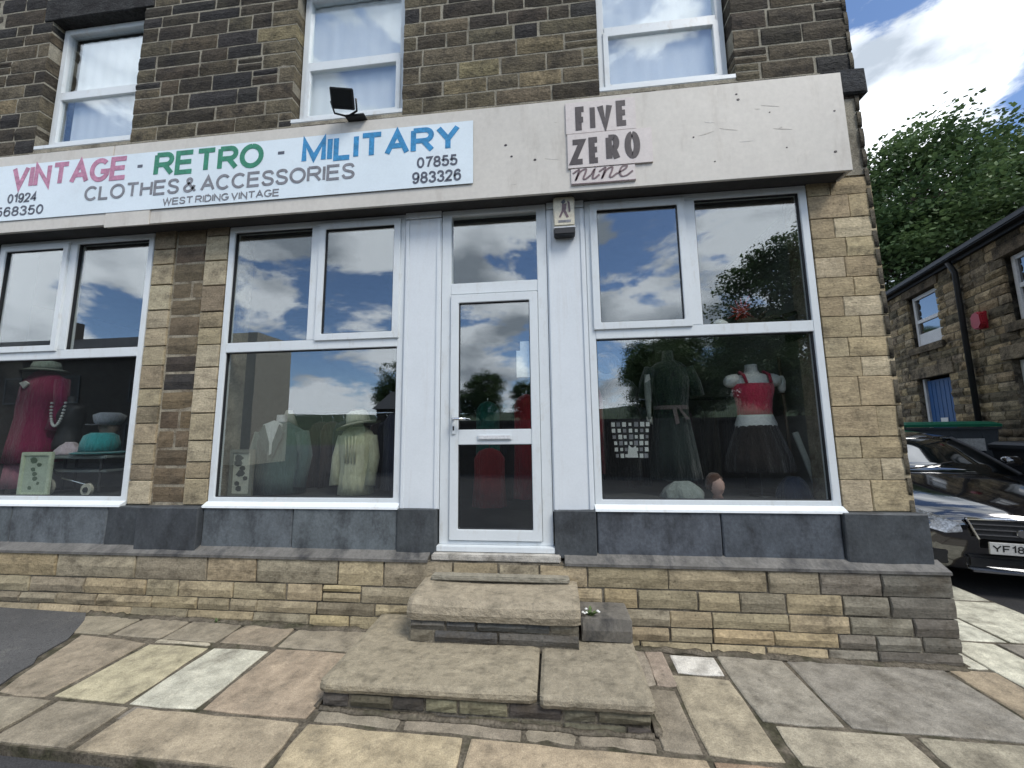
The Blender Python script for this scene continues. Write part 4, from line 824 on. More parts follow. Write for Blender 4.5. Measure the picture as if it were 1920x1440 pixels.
def hung(name, x, y, ztop, zbot, w, th, col, lab, grp, rz=0.0):
    t = thing(name, (x, y, zbot), lab, 'garment', grp)
    M = Matrix.Translation((x, y, 0)) @ Matrix.Rotation(rz, 4, 'Z')
    MB(M).loft([ell(0, 0, zbot, w*.55, th*.8, 28, .10, 6), ell(0, 0, (zbot+ztop)/2, w*.5, th*.65, 28, .06, 6, .4), ell(0, 0, ztop-.12, w*.52, th*.6, 28, .03, 6, .8), ell(0, 0, ztop-.05, w*.36, th*.4, 28), ell(0, 0, ztop-.02, w*.12, th*.3, 28)]).build('cloth', 'fabric', t, smooth=True, color=col)
    MB(M).tube([(0, 0, ztop-.03), (0, 0, ztop+.02), (0, .018, ztop+.045), (0, .0, ztop+.062)], .005, 6).build('hanger_hook', 'chrome', t)
    return t
cols = [(0.05, 0.032, 0.028), (0.075, 0.05, 0.042), (0.03, 0.032, 0.04), (0.09, 0.065, 0.052), (0.035, 0.03, 0.028), (0.065, 0.04, 0.038), (0.028, 0.03, 0.045), (0.10, 0.08, 0.07), (0.04, 0.025, 0.03)]
for i, c in enumerate(cols):
    hung('hanging_garment', -2.62+.13*i, .95, 1.765, .95+.05*(i % 3), .36, .06, c, 'dark garment hanging on the long clothes rail', 'garments on the long clothes rail', R(80+(i*37) % 17))
hung('hanging_garment', -1.52, .50, 1.84, 1.06, .30, .12, (0.022, 0.026, 0.055), 'navy garment hanging beside the cream blouse next to the door panel', None)

# --- rail deep in the shop behind the pink top
t = thing('clothes_rail', (1.2, 1.35, .6), 'clothes rail deep inside behind the pink top mannequin', 'clothes rail')
MB().tube([(.1, 1.35, 1.95), (2.1, 1.35, 1.95)], .016).build('rail', 'chrome', t, smooth=True)
for x in (.12, 2.08): MB().tube([(x, 1.35, .6), (x, 1.35, 1.95)], .014).build('post', 'chrome', t, smooth=True)
cc = [(0.05, 0.06, 0.05), (0.10, 0.07, 0.05), (0.04, 0.04, 0.05), (0.12, 0.10, 0.08), (0.06, 0.03, 0.03), (0.03, 0.05, 0.06), (0.14, 0.12, 0.10), (0.05, 0.04, 0.035), (0.08, 0.03, 0.05), (0.04, 0.05, 0.04), (0.10, 0.09, 0.06), (0.03, 0.03, 0.04)]
for i, c in enumerate(cc): hung('hanging_garment', .24+.155*i, 1.35, 1.885, .95+.06*(i % 4), .38, .065, c, 'garment hanging on the rail deep inside behind the pink top', 'garments on the deep clothes rail', R(70+(i*53) % 31))
# --- behind the door
t = thing('paper_notice', (-0.24, .016, 2.05), 'white paper notice on the upper glass of the shop door', 'notice')
boxo('sheet', -.300, -.182, .0155, .0165, 2.06, 2.29, 'mannequin_white', t); boxo('sheet', -.268, -.182, .0168, .0176, 2.27, 2.37, 'mannequin_white', t)  # two plain white sheets overlapping on the inner face of the glass
hung('hanging_garment', -.66, .75, 1.46, .86, .30, .13, (0.30, 0.03, 0.035), 'short red garment hanging behind the lower glass of the door', None)
hung('hanging_garment', -.27, .72, 2.0, .95, .24, .13, (0.28, 0.016, 0.03), 'long red garment hanging behind the door beside its frame', None)
hung('hanging_garment', -.76, 1.25, 1.98, .9, .26, .12, (0.02, 0.16, 0.12), 'green garment hanging deep inside behind the door', None)
hung('hanging_garment', -.50, 1.5, 1.9, .8, .30, .14, (0.03, 0.03, 0.04), 'black garment hanging deep inside behind the door', None)

# --- window with the pink top
t = thing('mannequin', (1.775, .42, 1.03), 'white headless mannequin in a pink crop top and dark pleated skirt', 'mannequin')
stand(1.775, .42, 1.03, 1.4, t)
MB().loft(torso_rings(1.775, .42, 1.585, 1.0, 1.0)).build('torso', 'mannequin_white', t, smooth=True)
for s in (-1, 1):
    MB().loft([[(1.775+s*(.13+d), .42+.055*r*math.cos(a), 2.035-.02*d*10*.5+.06*r*math.sin(a)) for a in [2*math.pi*i/14 for i in range(14)]] for d, r in ((0, 1), (.05, 1.02), (.085, .85), (.105, .5))]).build('shoulder', 'mannequin_white', t, smooth=True)
garment('crop_top', 1.775, .42, [(1.725, .142, .105, 0), (1.78, .14, .106, 0), (1.86, .148, .118, 0), (1.92, .164, .134, 0), (1.965, .172, .128, 0), (2.0, .165, .105, 0), (2.005, .155, .098, 0)], (0.58, 0.05, 0.10), t, 0.012, 5)
for s in (-1, 1): MB().tube([(1.775+s*.10, .305, 2.0), (1.775+s*.105, .335, 2.07), (1.775+s*.10, .42, 2.11)], .013).build('strap', 'fabric', t, color=(0.38, 0.02, 0.06))
garment('skirt', 1.775, .42, [(1.24, .27, .19, 0), (1.36, .25, .175, 0), (1.5, .205, .145, 0), (1.60, .172, .122, 0), (1.64, .165, .118, 0)], (0.020, 0.015, 0.014), t, .09, 14)
t = thing('mannequin', (1.07, .45, 1.03), 'mannequin in a long dark green dress with a ribbon belt', 'mannequin')
garment('dress', 1.07, .45, [(1.17, .22, .16, .01), (1.4, .20, .15, 0), (1.65, .165, .12, 0), (1.80, .145, .105, 0), (1.92, .165, .12, 0), (2.05, .18, .12, 0), (2.16, .175, .1, 0), (2.215, .12, .075, 0), (2.24, .06, .05, 0), (2.33, .045, .045, 0)], (0.009, 0.019, 0.017), t, .055, 10)
for s in (-1, 1): sleeve(t, [(1.07+s*.15, .45, 2.16), (1.07+s*.21, .44, 2.02), (1.07+s*.23, .42, 1.9)], .07, (0.010, 0.021, 0.018), .06)
MB().loft([ell(1.07, .45, 1.785, .152, .112, 28), ell(1.07, .45, 1.82, .152, .112, 28)], caps=False).build('belt', 'fabric', t, color=(0.14, 0.11, 0.11))
MB().prism([(1.05, 1.80), (1.08, 1.81), (1.10, 1.66), (1.07, 1.65)], 'y', .325, .335).build('ribbon_tail', 'fabric', t, color=(0.15, 0.12, 0.12)); MB().prism([(1.09, 1.81), (1.11, 1.80), (1.19, 1.70), (1.16, 1.69)], 'y', .327, .337).build('ribbon_tail', 'fabric', t, color=(0.15, 0.12, 0.12))
stand(1.07, .45, 1.03, 1.3, t)
t = thing('straw_hat', (.50, .40, 2.2), 'round straw hat hung upright in the window corner beside the door panel', 'hat')
M = Matrix.Translation((.50, .40, 2.20)) @ Matrix.Rotation(R(80), 4, 'X')
MB(M).loft([ell(0, 0, 0, .135, .135, 28), ell(0, 0, .012, .085, .085, 28), ell(0, 0, .016, .085, .085, 28), ell(0, 0, .006, .135, .135, 28)], caps=False).build('brim', 'fabric', t, smooth=True, color=(0.13, 0.115, 0.085))
MB(M).loft([ell(0, 0, .01, .085, .085, 28), ell(0, 0, -.05, .08, .08, 28), ell(0, 0, -.075, .05, .05, 28)]).build('crown', 'fabric', t, smooth=True, color=(0.06, 0.055, 0.045))
hung('hanging_garment', .395, .42, 2.02, 1.22, .12, .10, (0.16, 0.008, 0.015), 'dark red garment hanging beside the checked bag', None)
t = thing('handbag', (.665, .33, 1.36), 'black and white checked handbag hanging in front of dark clothes', 'handbag')
MB().prism([(.50, 1.69), (.83, 1.69), (.80, 1.36), (.56, 1.36)], 'y', .27, .37).build('body', 'plain', t, bevel=.012, color=(0.012, 0.012, 0.014))
for i in range(7):
    for j in range(6):
        wd = .30-.012*(5-j); cx, cz = .667-wd/2+wd*i/6+rnd.uniform(-.003, .003), 1.385+.054*j; e = .014+rnd.uniform(-.003, .003)
        MB().box(cx-e, cx+e, .2665, .2705, cz-e*1.2, cz+e*1.2).build('check', 'mannequin_white' if (i+j) % 3 else 'plain', t, color=(0.25, 0.25, 0.27))
MB().prism([(.63, 1.37), (.72, 1.37), (.705, 1.47), (.675, 1.45), (.645, 1.475)], 'y', .262, .2695).build('bow', 'mannequin_white', t)
MB().tube([(.56, .32, 1.69), (.58, .32, 1.80), (.665, .32, 1.86), (.75, .32, 1.80), (.77, .32, 1.69)], .011).build('handle', 'plain', t, smooth=True, color=(0.012, 0.012, 0.014))
hung('hanging_garment', .66, .58, 2.12, 1.15, .30, .14, (0.012, 0.013, 0.016), 'black garment hanging behind the checked handbag', None)
t = thing('glove', (.845, .33, 1.70), 'pale glove hanging between the checked bag and the green dress', 'glove')
MB().loft([ell(.845, .33, z, rx, .014, 12) for z, rx in ((1.70, .015), (1.76, .02), (1.83, .024), (1.88, .028), (1.96, .03), (2.04, .026), (2.10, .02))]).build('cloth', 'fabric', t, smooth=True, color=(0.22, 0.24, 0.22))
for i in range(4): MB().tube([(.828+.012*i, .33, 1.72), (.826+.013*i, .325, 1.66-.008*(i % 2))], .007, 8, .005).build('finger', 'fabric', t, smooth=True, color=(0.42, 0.42, 0.38))
MB().prism([(.82, 2.02), (.87, 2.05), (.865, 2.10), (.835, 2.09)], 'y', .312, .325).build('cuff', 'fabric', t, color=(0.55, 0.55, 0.5))
t = thing('folded_cloth', (1.08, .30, 1.03), 'crumpled pale grey cloth below the green dress', 'cloth')
MB().loft([ell(1.08, .30, 1.03+.02*i, .15*(1-(i/8)**2)+.02, .10*(1-(i/8)**2)+.02, 26, .12, 7, i*.5) for i in range(8)]).build('cloth', 'fabric', t, smooth=True, color=(0.26, 0.29, 0.27))
t = thing('doll_head', (1.355, .28, 1.03), 'small doll head with brown hair on the display shelf', 'doll head')
MB().loft([ell(1.355, .28, 1.03+h, rx, ry, 18) for h, rx, ry in ((0, .045, .035), (.03, .03, .03), (.05, .045, .045), (.09, .058, .058), (.13, .055, .055), (.17, .03, .03))]).build('face', 'plain', t, smooth=True, color=(0.50, 0.32, 0.27))
MB().loft([ell(1.345, .30, 1.03+h, rx, ry, 18, .06, 7) for h, rx, ry in ((.07, .066, .05), (.12, .072, .062), (.17, .062, .055), (.205, .03, .03))]).build('hair', 'fabric', t, smooth=True, color=(0.10, 0.05, 0.035))
MB().tube([(1.375, .222, 1.115), (1.376, .214, 1.103)], .006, 6).build('nose', 'plain', t, color=(0.50, 0.32, 0.27))
t = thing('leaning_board', (2.14, .40, 1.03), 'narrow pale board leaning against the side wall in the window', 'board')
MB(Matrix.Translation((2.13, .36, 1.31)) @ Matrix.Rotation(R(-16), 4, 'Y')).box(-.022, .022, -.012, .012, -.27, .27).build('board', 'plain', t, color=(0.42, 0.45, 0.42), bevel=.003)
t = thing('folded_jeans', (1.97, .28, 1.03), 'small heap of dark blue cloth below the pink top mannequin', 'cloth')
MB().loft([ell(1.97, .30, 1.03+.025*i, .11*(1-(i/8)**2)+.02, .09*(1-(i/8)**2)+.02, 24, .10, 5, i*.4) for i in range(8)]).build('cloth', 'fabric', t, smooth=True, color=(0.025, 0.035, 0.065))
t = thing('wooden_pole', (2.06, .46, 1.03), 'thin upright wooden pole behind the pink top mannequin', 'pole')
MB().tube([(2.07, .47, 1.03), (2.045, .47, 2.25)], .014).build('shaft', 'plain', t, smooth=True, color=(0.13, 0.10, 0.07)); MB().loft([ell(2.03, .44, z, r, r, 14) for z, r in ((1.92, .018), (1.95, .03), (2.02, .034), (2.07, .02))]).build('finial', 'mannequin_white', t, smooth=True)
# shelf at transom height with a red star decoration and driftwood
t = thing('high_shelf', (1.75, .32, 2.36), 'narrow dark shelf behind the window transom', 'shelf')
boxo('board', 1.27, 2.19, .16, .46, 2.45, 2.475, 'room_dark', t, .003); boxo('bracket', 1.4, 1.43, .2, .44, 2.37, 2.45, 'dark_metal', t); boxo('bracket', 2.1, 2.13, .2, .44, 2.37, 2.45, 'dark_metal', t)
t = thing('star_ornament', (1.68, .30, 2.476), 'spiky red star ornament on the high shelf', 'ornament')
q = random.Random(8)
for i in range(16):
    a = 2*math.pi*i/16; l = .13+q.uniform(-.03, .02); el_ = q.uniform(-.5, .5)
    MB().tube([(1.68, .30, 2.63), (1.68+l*math.cos(a)*math.cos(el_), .30+l*math.sin(el_), 2.63+l*math.sin(a)*math.cos(el_))], .017, 6, .003).build('spike', 'fabric', t, smooth=True, color=(0.32, 0.02, 0.015))
MB().loft([ell(1.68, .30, 2.63+h, r, r, 14) for h, r in ((-.04, .01), (-.02, .035), (.02, .035), (.04, .01))]).build('core', 'fabric', t, smooth=True, color=(0.25, 0.015, 0.012))
t = thing('driftwood', (1.88, .28, 2.476), 'knobbly pale driftwood branch lying on the high shelf', 'driftwood')
MB().tube([(1.63, .28, 2.52), (1.72, .27, 2.545), (1.82, .29, 2.53), (1.92, .27, 2.565), (2.02, .28, 2.575), (2.11, .27, 2.60)], .034, 10, .018).build('branch', 'bark', t, smooth=True)
MB().tube([(1.80, .28, 2.54), (1.84, .26, 2.60), (1.87, .26, 2.62)], .018, 8, .008).build('twig', 'bark', t, smooth=True); MB().tube([(1.98, .28, 2.57), (2.03, .25, 2.52), (2.10, .24, 2.50)], .016, 8, .008).build('twig', 'bark', t, smooth=True)
t = thing('white_bowl', (1.48, .28, 2.476), 'small upturned white bowl on the high shelf beside the red star', 'bowl')
MB().loft([ell(1.48, .28, z, r, r, 22) for z, r in ((2.477, .085), (2.50, .082), (2.535, .06), (2.556, .03), (2.56, .028))]).build('body', 'mannequin_white', t, smooth=True)

# ================================================================== SIDE STREET
# --- stone house across the side street (its own frame: X along the front, Y into the house)
HU = Vector((0.262, 0.965, 0)).normalized()
HM = Matrix.Translation((7.54, 3.38, 0)) @ Matrix(((-HU.x, HU.y, 0, 0), (-HU.y, -HU.x, 0, 0), (0, 0, 1, 0), (0, 0, 0, 1)))
house = thing('stone_house', (7.9, 5, 0.3), 'brown stone house with a blue door across the side street', 'house')
HH = [(-3.32, -2.33, 3.42, 4.62), (-0.57, 0.45, 3.33, 4.47), (-3.36, -2.28, 0.0, 2.70), (-0.73, 0.3, 0.0, 2.72)]
hw = MB(HM); EAV = 4.9
for (a, b, c, d) in ((-8, -3.37, -.2, EAV), (-3.37, -2.27, 2.71, 3.41), (-3.37, -2.27, 4.63, EAV), (-2.27, -.74, -.2, EAV), (-.74, .46, 2.73, 3.32), (-.74, .46, 4.48, EAV), (.46, 4, -.2, EAV)): hw.box(a, b, .02, .4, c, d)
hw.box(-8, 4, .4, 5, 4.7, EAV).box(-8, -7.6, .4, 5, -.2, EAV).box(3.6, 4, .4, 5, -.2, EAV).box(-8, 4, 5, 5.4, -.2, EAV)
hwall = hw.build('wall', 'old_mortar', house)
q = random.Random(77); hs = MB(HM)
HC = [(0.34, 0.265, 0.155), (0.27, 0.21, 0.125), (0.19, 0.155, 0.10), (0.30, 0.245, 0.165), (0.37, 0.29, 0.18), (0.14, 0.117, 0.08)]
for (x0, x1, z0, z1) in courses(-7.9, 3.9, .1, EAV, (.14, .19), (.24, .5), .018, HH, q):
    if -4.3 < (x0+x1)/2 < .6 and z1 > 1.6: stone('wall_stone', x0, x1, z0, z1, .002, .05, 'gritstone', hwall, jit(q.choice(HC), .15, q), rough=.016, edge=.014, frame=HM, cell=.11)
    else:
        v, f = stone_data(x1-x0, z1-z0, .04, q.randint(0, 9999), .014, .012, .2); hs.add([(a+(x0+x1)/2, b+.002, c+(z0+z1)/2) for a, b, c in v], f)
o = hs.build('stonework', 'gritstone', house, smooth=True, color=(0.15, 0.12, 0.08)); o['kind'] = 'stuff'
def hbox(name, a, b, y0, y1, c, d, m, p=house, color=None, bevel=.004): return MB(HM).box(a, b, y0, y1, c, d).build(name, m, p, bevel=bevel, color=color)
for (a, b, c, d) in HH[:2]:
    w = hbox('window', a+.02, b-.02, .13, .15, c+.02, d-.02, 'dark_glass')
    for (x0, x1, z0, z1) in ((a+.02, a+.10, c+.02, d-.02), (b-.10, b-.02, c+.02, d-.02), (a+.10, b-.10, d-.10, d-.02), (a+.10, b-.10, c+.55, c+.63)): hbox('frame_bar', x0, x1, .10, .16, z0, z1, 'house_white', w)
    hbox('lower_panel', a+.10, b-.10, .105, .16, c+.02, c+.30, 'house_white', w)
    stone('sill', a-.1, b+.1, c-.16, c-.01, -.05, .2, 'gritstone', house, (0.16, 0.13, 0.09), rough=.006, edge=.008, frame=HM)
    stone('lintel', a-.15, b+.15, d, d+.20, -.012, .1, 'gritstone', house, (0.15, 0.12, 0.085), rough=.006, edge=.008, frame=HM)
for (a, b, c, d) in HH[2:]: stone('lintel', a-.18, b+.18, d, d+.24, -.012, .1, 'gritstone', house, (0.22, 0.18, 0.125), rough=.006, edge=.008, frame=HM)
dd = hbox('blue_door', -3.27, -2.40, .14, .18, .3, 2.64, 'blue_paint')
for i in range(6): hbox('plank', -3.25+.14*i, -3.12+.14*i, .128, .141, .35, 2.60, 'blue_paint', dd, bevel=.004)
hbox('door_post', -3.35, -3.275, .10, .2, .3, 2.69, 'house_white', dd); hbox('letterplate', -2.95, -2.72, .118, .129, 1.7, 1.8, 'house_white', dd)
dd = hbox('white_door', -.64, .22, .14, .18, .3, 2.64, 'house_white'); hbox('frame_bar', -.72, -.64, .10, .2, .3, 2.70, 'house_white', dd); hbox('door_glass', -.5, .08, .132, .141, 1.5, 2.45, 'dark_glass', dd)
MB(HM).tube([(-1.55, -.06, .4), (-1.55, -.06, 4.6), (-1.55, -.14, 4.82)], .045, 10).build('drainpipe', 'black_plastic', house, smooth=True)
MB(HM).box(-8, 4.1, -.20, -.06, 4.86, 4.97).build('gutter', 'black_plastic', house, bevel=.02)
hbox('eaves_board', -8, 4.1, -.06, .02, 4.80, 4.93, 'black_plastic')
rf = MB(HM).prism([(-.18, 4.93), (2.7, 6.7), (5.6, 4.93)], 'x', -8.1, 4.1).build('roof', 'slate', house)
for r in range(9):
    for k in range(18):
        x0 = -5.6+.36*k+(.18 if r % 2 else 0); y0 = -.20+.25*r; z0 = 4.945+.1536*r
        MB(HM).add([(x0, y0, z0), (x0+.35, y0, z0), (x0+.35, y0+.30, z0+.178), (x0, y0+.30, z0+.178), (x0, y0, z0+.014), (x0+.35, y0, z0+.014), (x0+.35, y0+.30, z0+.186), (x0, y0+.30, z0+.186)], [(0, 1, 2, 3), (4, 7, 6, 5), (0, 4, 5, 1), (1, 5, 6, 2), (2, 6, 7, 3), (3, 7, 4, 0)]).build('roof_slate', 'plain', rf, color=jit((0.06, 0.06, 0.064), .2))
ab = thing('red_alarm_box', tuple(HM @ Vector((-1.14, -.05, 3.5))), 'red rounded alarm box on the stone house wall beside the drainpipe', 'alarm box')
Mr = HM @ Matrix.Translation((-1.14, 0, 3.52)) @ Matrix.Rotation(R(90), 4, 'X')
MB(HM).prism([(-1.27, 3.44), (-1.20, 3.36), (-1.08, 3.36), (-1.01, 3.44), (-1.02, 3.62), (-1.09, 3.68), (-1.19, 3.68), (-1.26, 3.62)], 'y', -.12, -.03).build('cover', 'red_plastic', ab, bevel=.02); MB(HM).box(-1.22, -1.06, -.03, .01, 3.36, 3.68).build('back_plate', 'red_plastic', ab, bevel=.01)

# --- bins
def big_bin(x, y, rz, w, dpt, h, body, lidm, lab):
    z = street_z(x, y); t = thing('wheelie_bin', (x, y, z), lab, 'bin', 'large wheelie bins')
    M = Matrix.Translation((x, y, z)) @ Matrix.Rotation(rz, 4, 'Z')
    def rr(zz, a, b, c=.06): return [(-a+c, -b, zz), (a-c, -b, zz), (a, -b+c, zz), (a, b-c, zz), (a-c, b, zz), (-a+c, b, zz), (-a, b-c, zz), (-a, -b+c, zz)]
    MB(M).loft([rr(.16, w*.42, dpt*.40), rr(.6, w*.46, dpt*.45), rr(h-.22, w*.485, dpt*.48), rr(h-.13, w*.49, dpt*.49)]).build('body', body, t)
    MB(M).loft([rr(h-.14, w*.5, dpt*.52), rr(h-.10, w*.51, dpt*.53)]).build('rim', body, t)
    MB(M).loft([rr(h-.095, w*.51, dpt*.53), rr(h-.05, w*.51, dpt*.53), rr(h-.01, w*.46, dpt*.46), rr(h, w*.38, dpt*.36)]).build('lid', lidm, t, smooth=False)
    for sx in (-.3, 0, .3): MB(M).box(sx*w-.012, sx*w+.012, -dpt*.49, -dpt*.40, .2, h-.2).build('rib', body, t)
    MB(M).box(-.02, w*.30, -dpt*.505, -dpt*.485, h*.66, h*.80).build('label_panel', 'bin_label', t)
    for sx in (-.34, .34):
        for sy in (-.34, .34):
            Mw = M @ Matrix.Translation((sx*w, sy*dpt, .085)) @ Matrix.Rotation(R(90), 4, 'Y'); MB(Mw).loft([ell(0, 0, -.025, .085, .085, 16), ell(0, 0, .025, .085, .085, 16)]).build('wheel', 'rubber', t)
            MB(M).box(sx*w-.04, sx*w+.04, sy*dpt-.03, sy*dpt+.03, .10, .2).build('caster', 'dark_metal', t)
    return t
big_bin(6.72, 4.55, R(-6), 1.42, .95, 1.44, 'bin_grey', 'bin_green', 'large grey wheelie bin with a green lid in front of the blue door')
big_bin(7.02, 3.02, R(-12), 1.0, .85, 1.28, 'bin_black', 'bin_black', 'black wheelie bin nearest the parked car')

# --- parked car
def make_car(front, rz, pitch):
    t = thing('parked_car', front, 'glossy black saloon car parked nose-on in the side street', 'car')
    M = Matrix.Translation(front) @ Matrix.Rotation(rz, 4, 'Z') @ Matrix.Rotation(pitch, 4, 'X')
    st = [(0.0, .60, .30, .58, .69), (.03, .73, .22, .64, .755), (.10, .81, .19, .69, .805), (.25, .86, .18, .735, .85), (.50, .89, .17, .785, .89), (.90, .90, .17, .835, .93), (1.30, .91, .17, .875, .965), (1.9, .915, .17, .90, .98), (2.8, .915, .17, .91, .98), (3.6, .91, .17, .93, 1.0), (4.2, .88, .2, .93, 1.02), (4.55, .80, .25, .90, .98), (4.66, .66, .34, .75, .85)]
    rings = []
    for s, hw_, zl, zs, zt in st:
        half = [(0, zl), (hw_*.75, zl), (hw_*.95, zl+.06), (hw_, zl+(zs-zl)*.45), (hw_*.985, zs-.05), (hw_*.93, zs), (hw_*.80, zs+(zt-zs)*.45), (hw_*.45, zs+(zt-zs)*.88), (0, zt)]
        pts = half + [(-x, z) for x, z in reversed(half[1:-1])]
        rings.append([(x, s+(.16*(abs(x)/.9)**2 if s < .3 else .0), z) for x, z in pts])
    MB(M).loft(rings).build('body', 'car_paint', t, smooth=True)
    # greenhouse
    def gr(z, f, b, w_): return [(-w_, f+.10, z), (-w_*.6, f+.02, z), (0, f, z), (w_*.6, f+.02, z), (w_, f+.10, z), (w_*1.01, (f+b)/2, z), (w_, b-.1, z), (w_*.5, b-.02, z), (-w_*.5, b-.02, z), (-w_, b-.1, z), (-w_*1.01, (f+b)/2, z)]
    MB(M).loft([gr(.93, 1.16, 4.0, .80), gr(1.045, 1.44, 3.85, .765), gr(1.18, 1.74, 3.6, .70), gr(1.28, 1.99, 3.35, .635)]).build('windscreen', 'dark_glass', t, smooth=True)
    MB(M).loft([gr(1.268, 1.96, 3.38, .645), gr(1.30, 2.05, 3.3, .62), gr(1.32, 2.25, 3.1, .52)]).build('roof', 'car_paint', t, smooth=True)
    for s in (-1, 1):
        MB(M).tube([(s*.80, 1.24, .945), (s*.772, 1.54, 1.052), (s*.708, 1.84, 1.184), (s*.645, 2.08, 1.284)], .024, 8).build('pillar', 'black_plastic', t, smooth=True)
        mi = MB(M).loft([[(s*(.93+dx), 1.72+.06*math.cos(a)*r, 1.02+.07*math.sin(a)*r) for a in [2*math.pi*i/12 for i in range(12)]] for dx, r in ((0, .7), (.03, 1), (.14, 1), (.18, .6))]).build('mirror', 'car_paint', t, smooth=True)
        MB(M).tube([(s*.84, 1.72, .96), (s*.95, 1.72, .99)], .02, 6).build('mirror_arm', 'car_paint', mi)
        # headlight
        hl = [(s*.40, .60), (s*.52, .575), (s*.70, .62), (s*.82, .72), (s*.84, .805), (s*.73, .785), (s*.55, .735), (s*.42, .685)]
        def hy(x): return .055 + .16*(abs(x)/.9)**2 + max(0, abs(x)-.6)*.45
        MB(M).add([(x, hy(x)-.085+max(0, z-.68)*.75, z) for x, z in hl]+[(x, hy(x)+.12+max(0, z-.68)*.55, z) for x, z in hl], [tuple(range(8)), tuple(range(15, 7, -1))]+[(i, (i+1) % 8, 8+(i+1) % 8, 8+i) for i in range(8)]).build('headlight', 'headlight_glass', t, bevel=.006)
        MB(M).box(min(s*.42, s*.80), max(s*.42, s*.80), .055+.04, .16, .235, .253).build('bumper_trim', 'chrome', t)
        MB(M).box(min(s*.50, s*.76), max(s*.50, s*.76), .05, .15, .26, .40).build('air_intake', 'black_plastic', t, bevel=.01)
    MB(M).box(-.36, .36, -.012, .06, .225, .242).build('bumper_trim', 'chrome', t)
    MB(M).box(-.38, .38, .012, .08, .26, .37).build('lower_grille', 'black_plastic', t, bevel=.02)
    g = MB(M).prism([(-.29, .545), (.29, .545), (.36, .735), (-.36, .735)], 'y', -.006, .07).build('grille', 'black_plastic', t, bevel=.004)
    for i, z in enumerate((.585, .635, .685)): w_ = .295+.06*(z-.545)/.19; MB(M).box(-w_, w_, -.016, .01, z, z+.011).build('grille_slat', 'chrome', g)
    MB(M).tube([(-.37, .0, .738), (0, -.012, .745), (.37, .0, .738)], .015, 6).build('grille_trim', 'chrome', g, smooth=True)
    for s in (-1, 1): MB(M).tube([(s*.37, 0, .738), (s*.295, -.004, .545)], .011, 6).build('grille_trim', 'chrome', g)
    MB(M).loft([[(0+.04*math.cos(a)*r, -.02-dy, .62+.04*math.sin(a)*r) for a in [2*math.pi*i/16 for i in range(16)]] for dy, r in ((0, 1), (.008, .9))]).build('badge', 'chrome', g)
    pl_ = MB(M).box(-.24, .24, -.032, -.012, .415, .526).build('number_plate', 'plate_white', t, bevel=.003)
    fit_text('plate_lettering', 'YF18 YXK', -.222, .222, .438, .505, -.0325, 'letter_plate_black', pl_, weight=.17, depth=.001, M=M)
    for s in (-1, 1):
        for y in (.86, 3.66):
            Mw = M @ Matrix.Translation((s*.80, y, .255)) @ Matrix.Rotation(R(90), 4, 'Y'); k = MB(Mw).loft([ell(0, 0, h, r, r, 28) for h, r in ((-.11, .27), (-.10, .305), (-.08, .318), (.08, .318), (.10, .305), (.11, .27))]).build('wheel', 'rubber', t, smooth=True)
            MB(Mw).loft([ell(0, 0, h, r, r, 24) for h, r in ((-.112, .24), (-.118, .21), (.118, .21), (.112, .24))]).build('rim', 'chrome', k)
            MB(M).loft([[(s*(.80+dx), y+.345*math.cos(a), .315+.345*math.sin(a)) for a in [math.pi*i/14 for i in range(15)]]+[(s*(.80+dx), y-.345, .18), (s*(.80+dx), y+.345, .18)] for dx in (.0, .112)]).build('wheel_arch', 'black_plastic', t)
    MB(M).tube([(-.6, 1.22, .955), (-.1, 1.3, 1.0), (.3, 1.42, 1.06)], .008, 6).build('wiper', 'black_plastic', t)
    return t
make_car((4.40, 1.15, -0.03), R(-15), R(5.5))

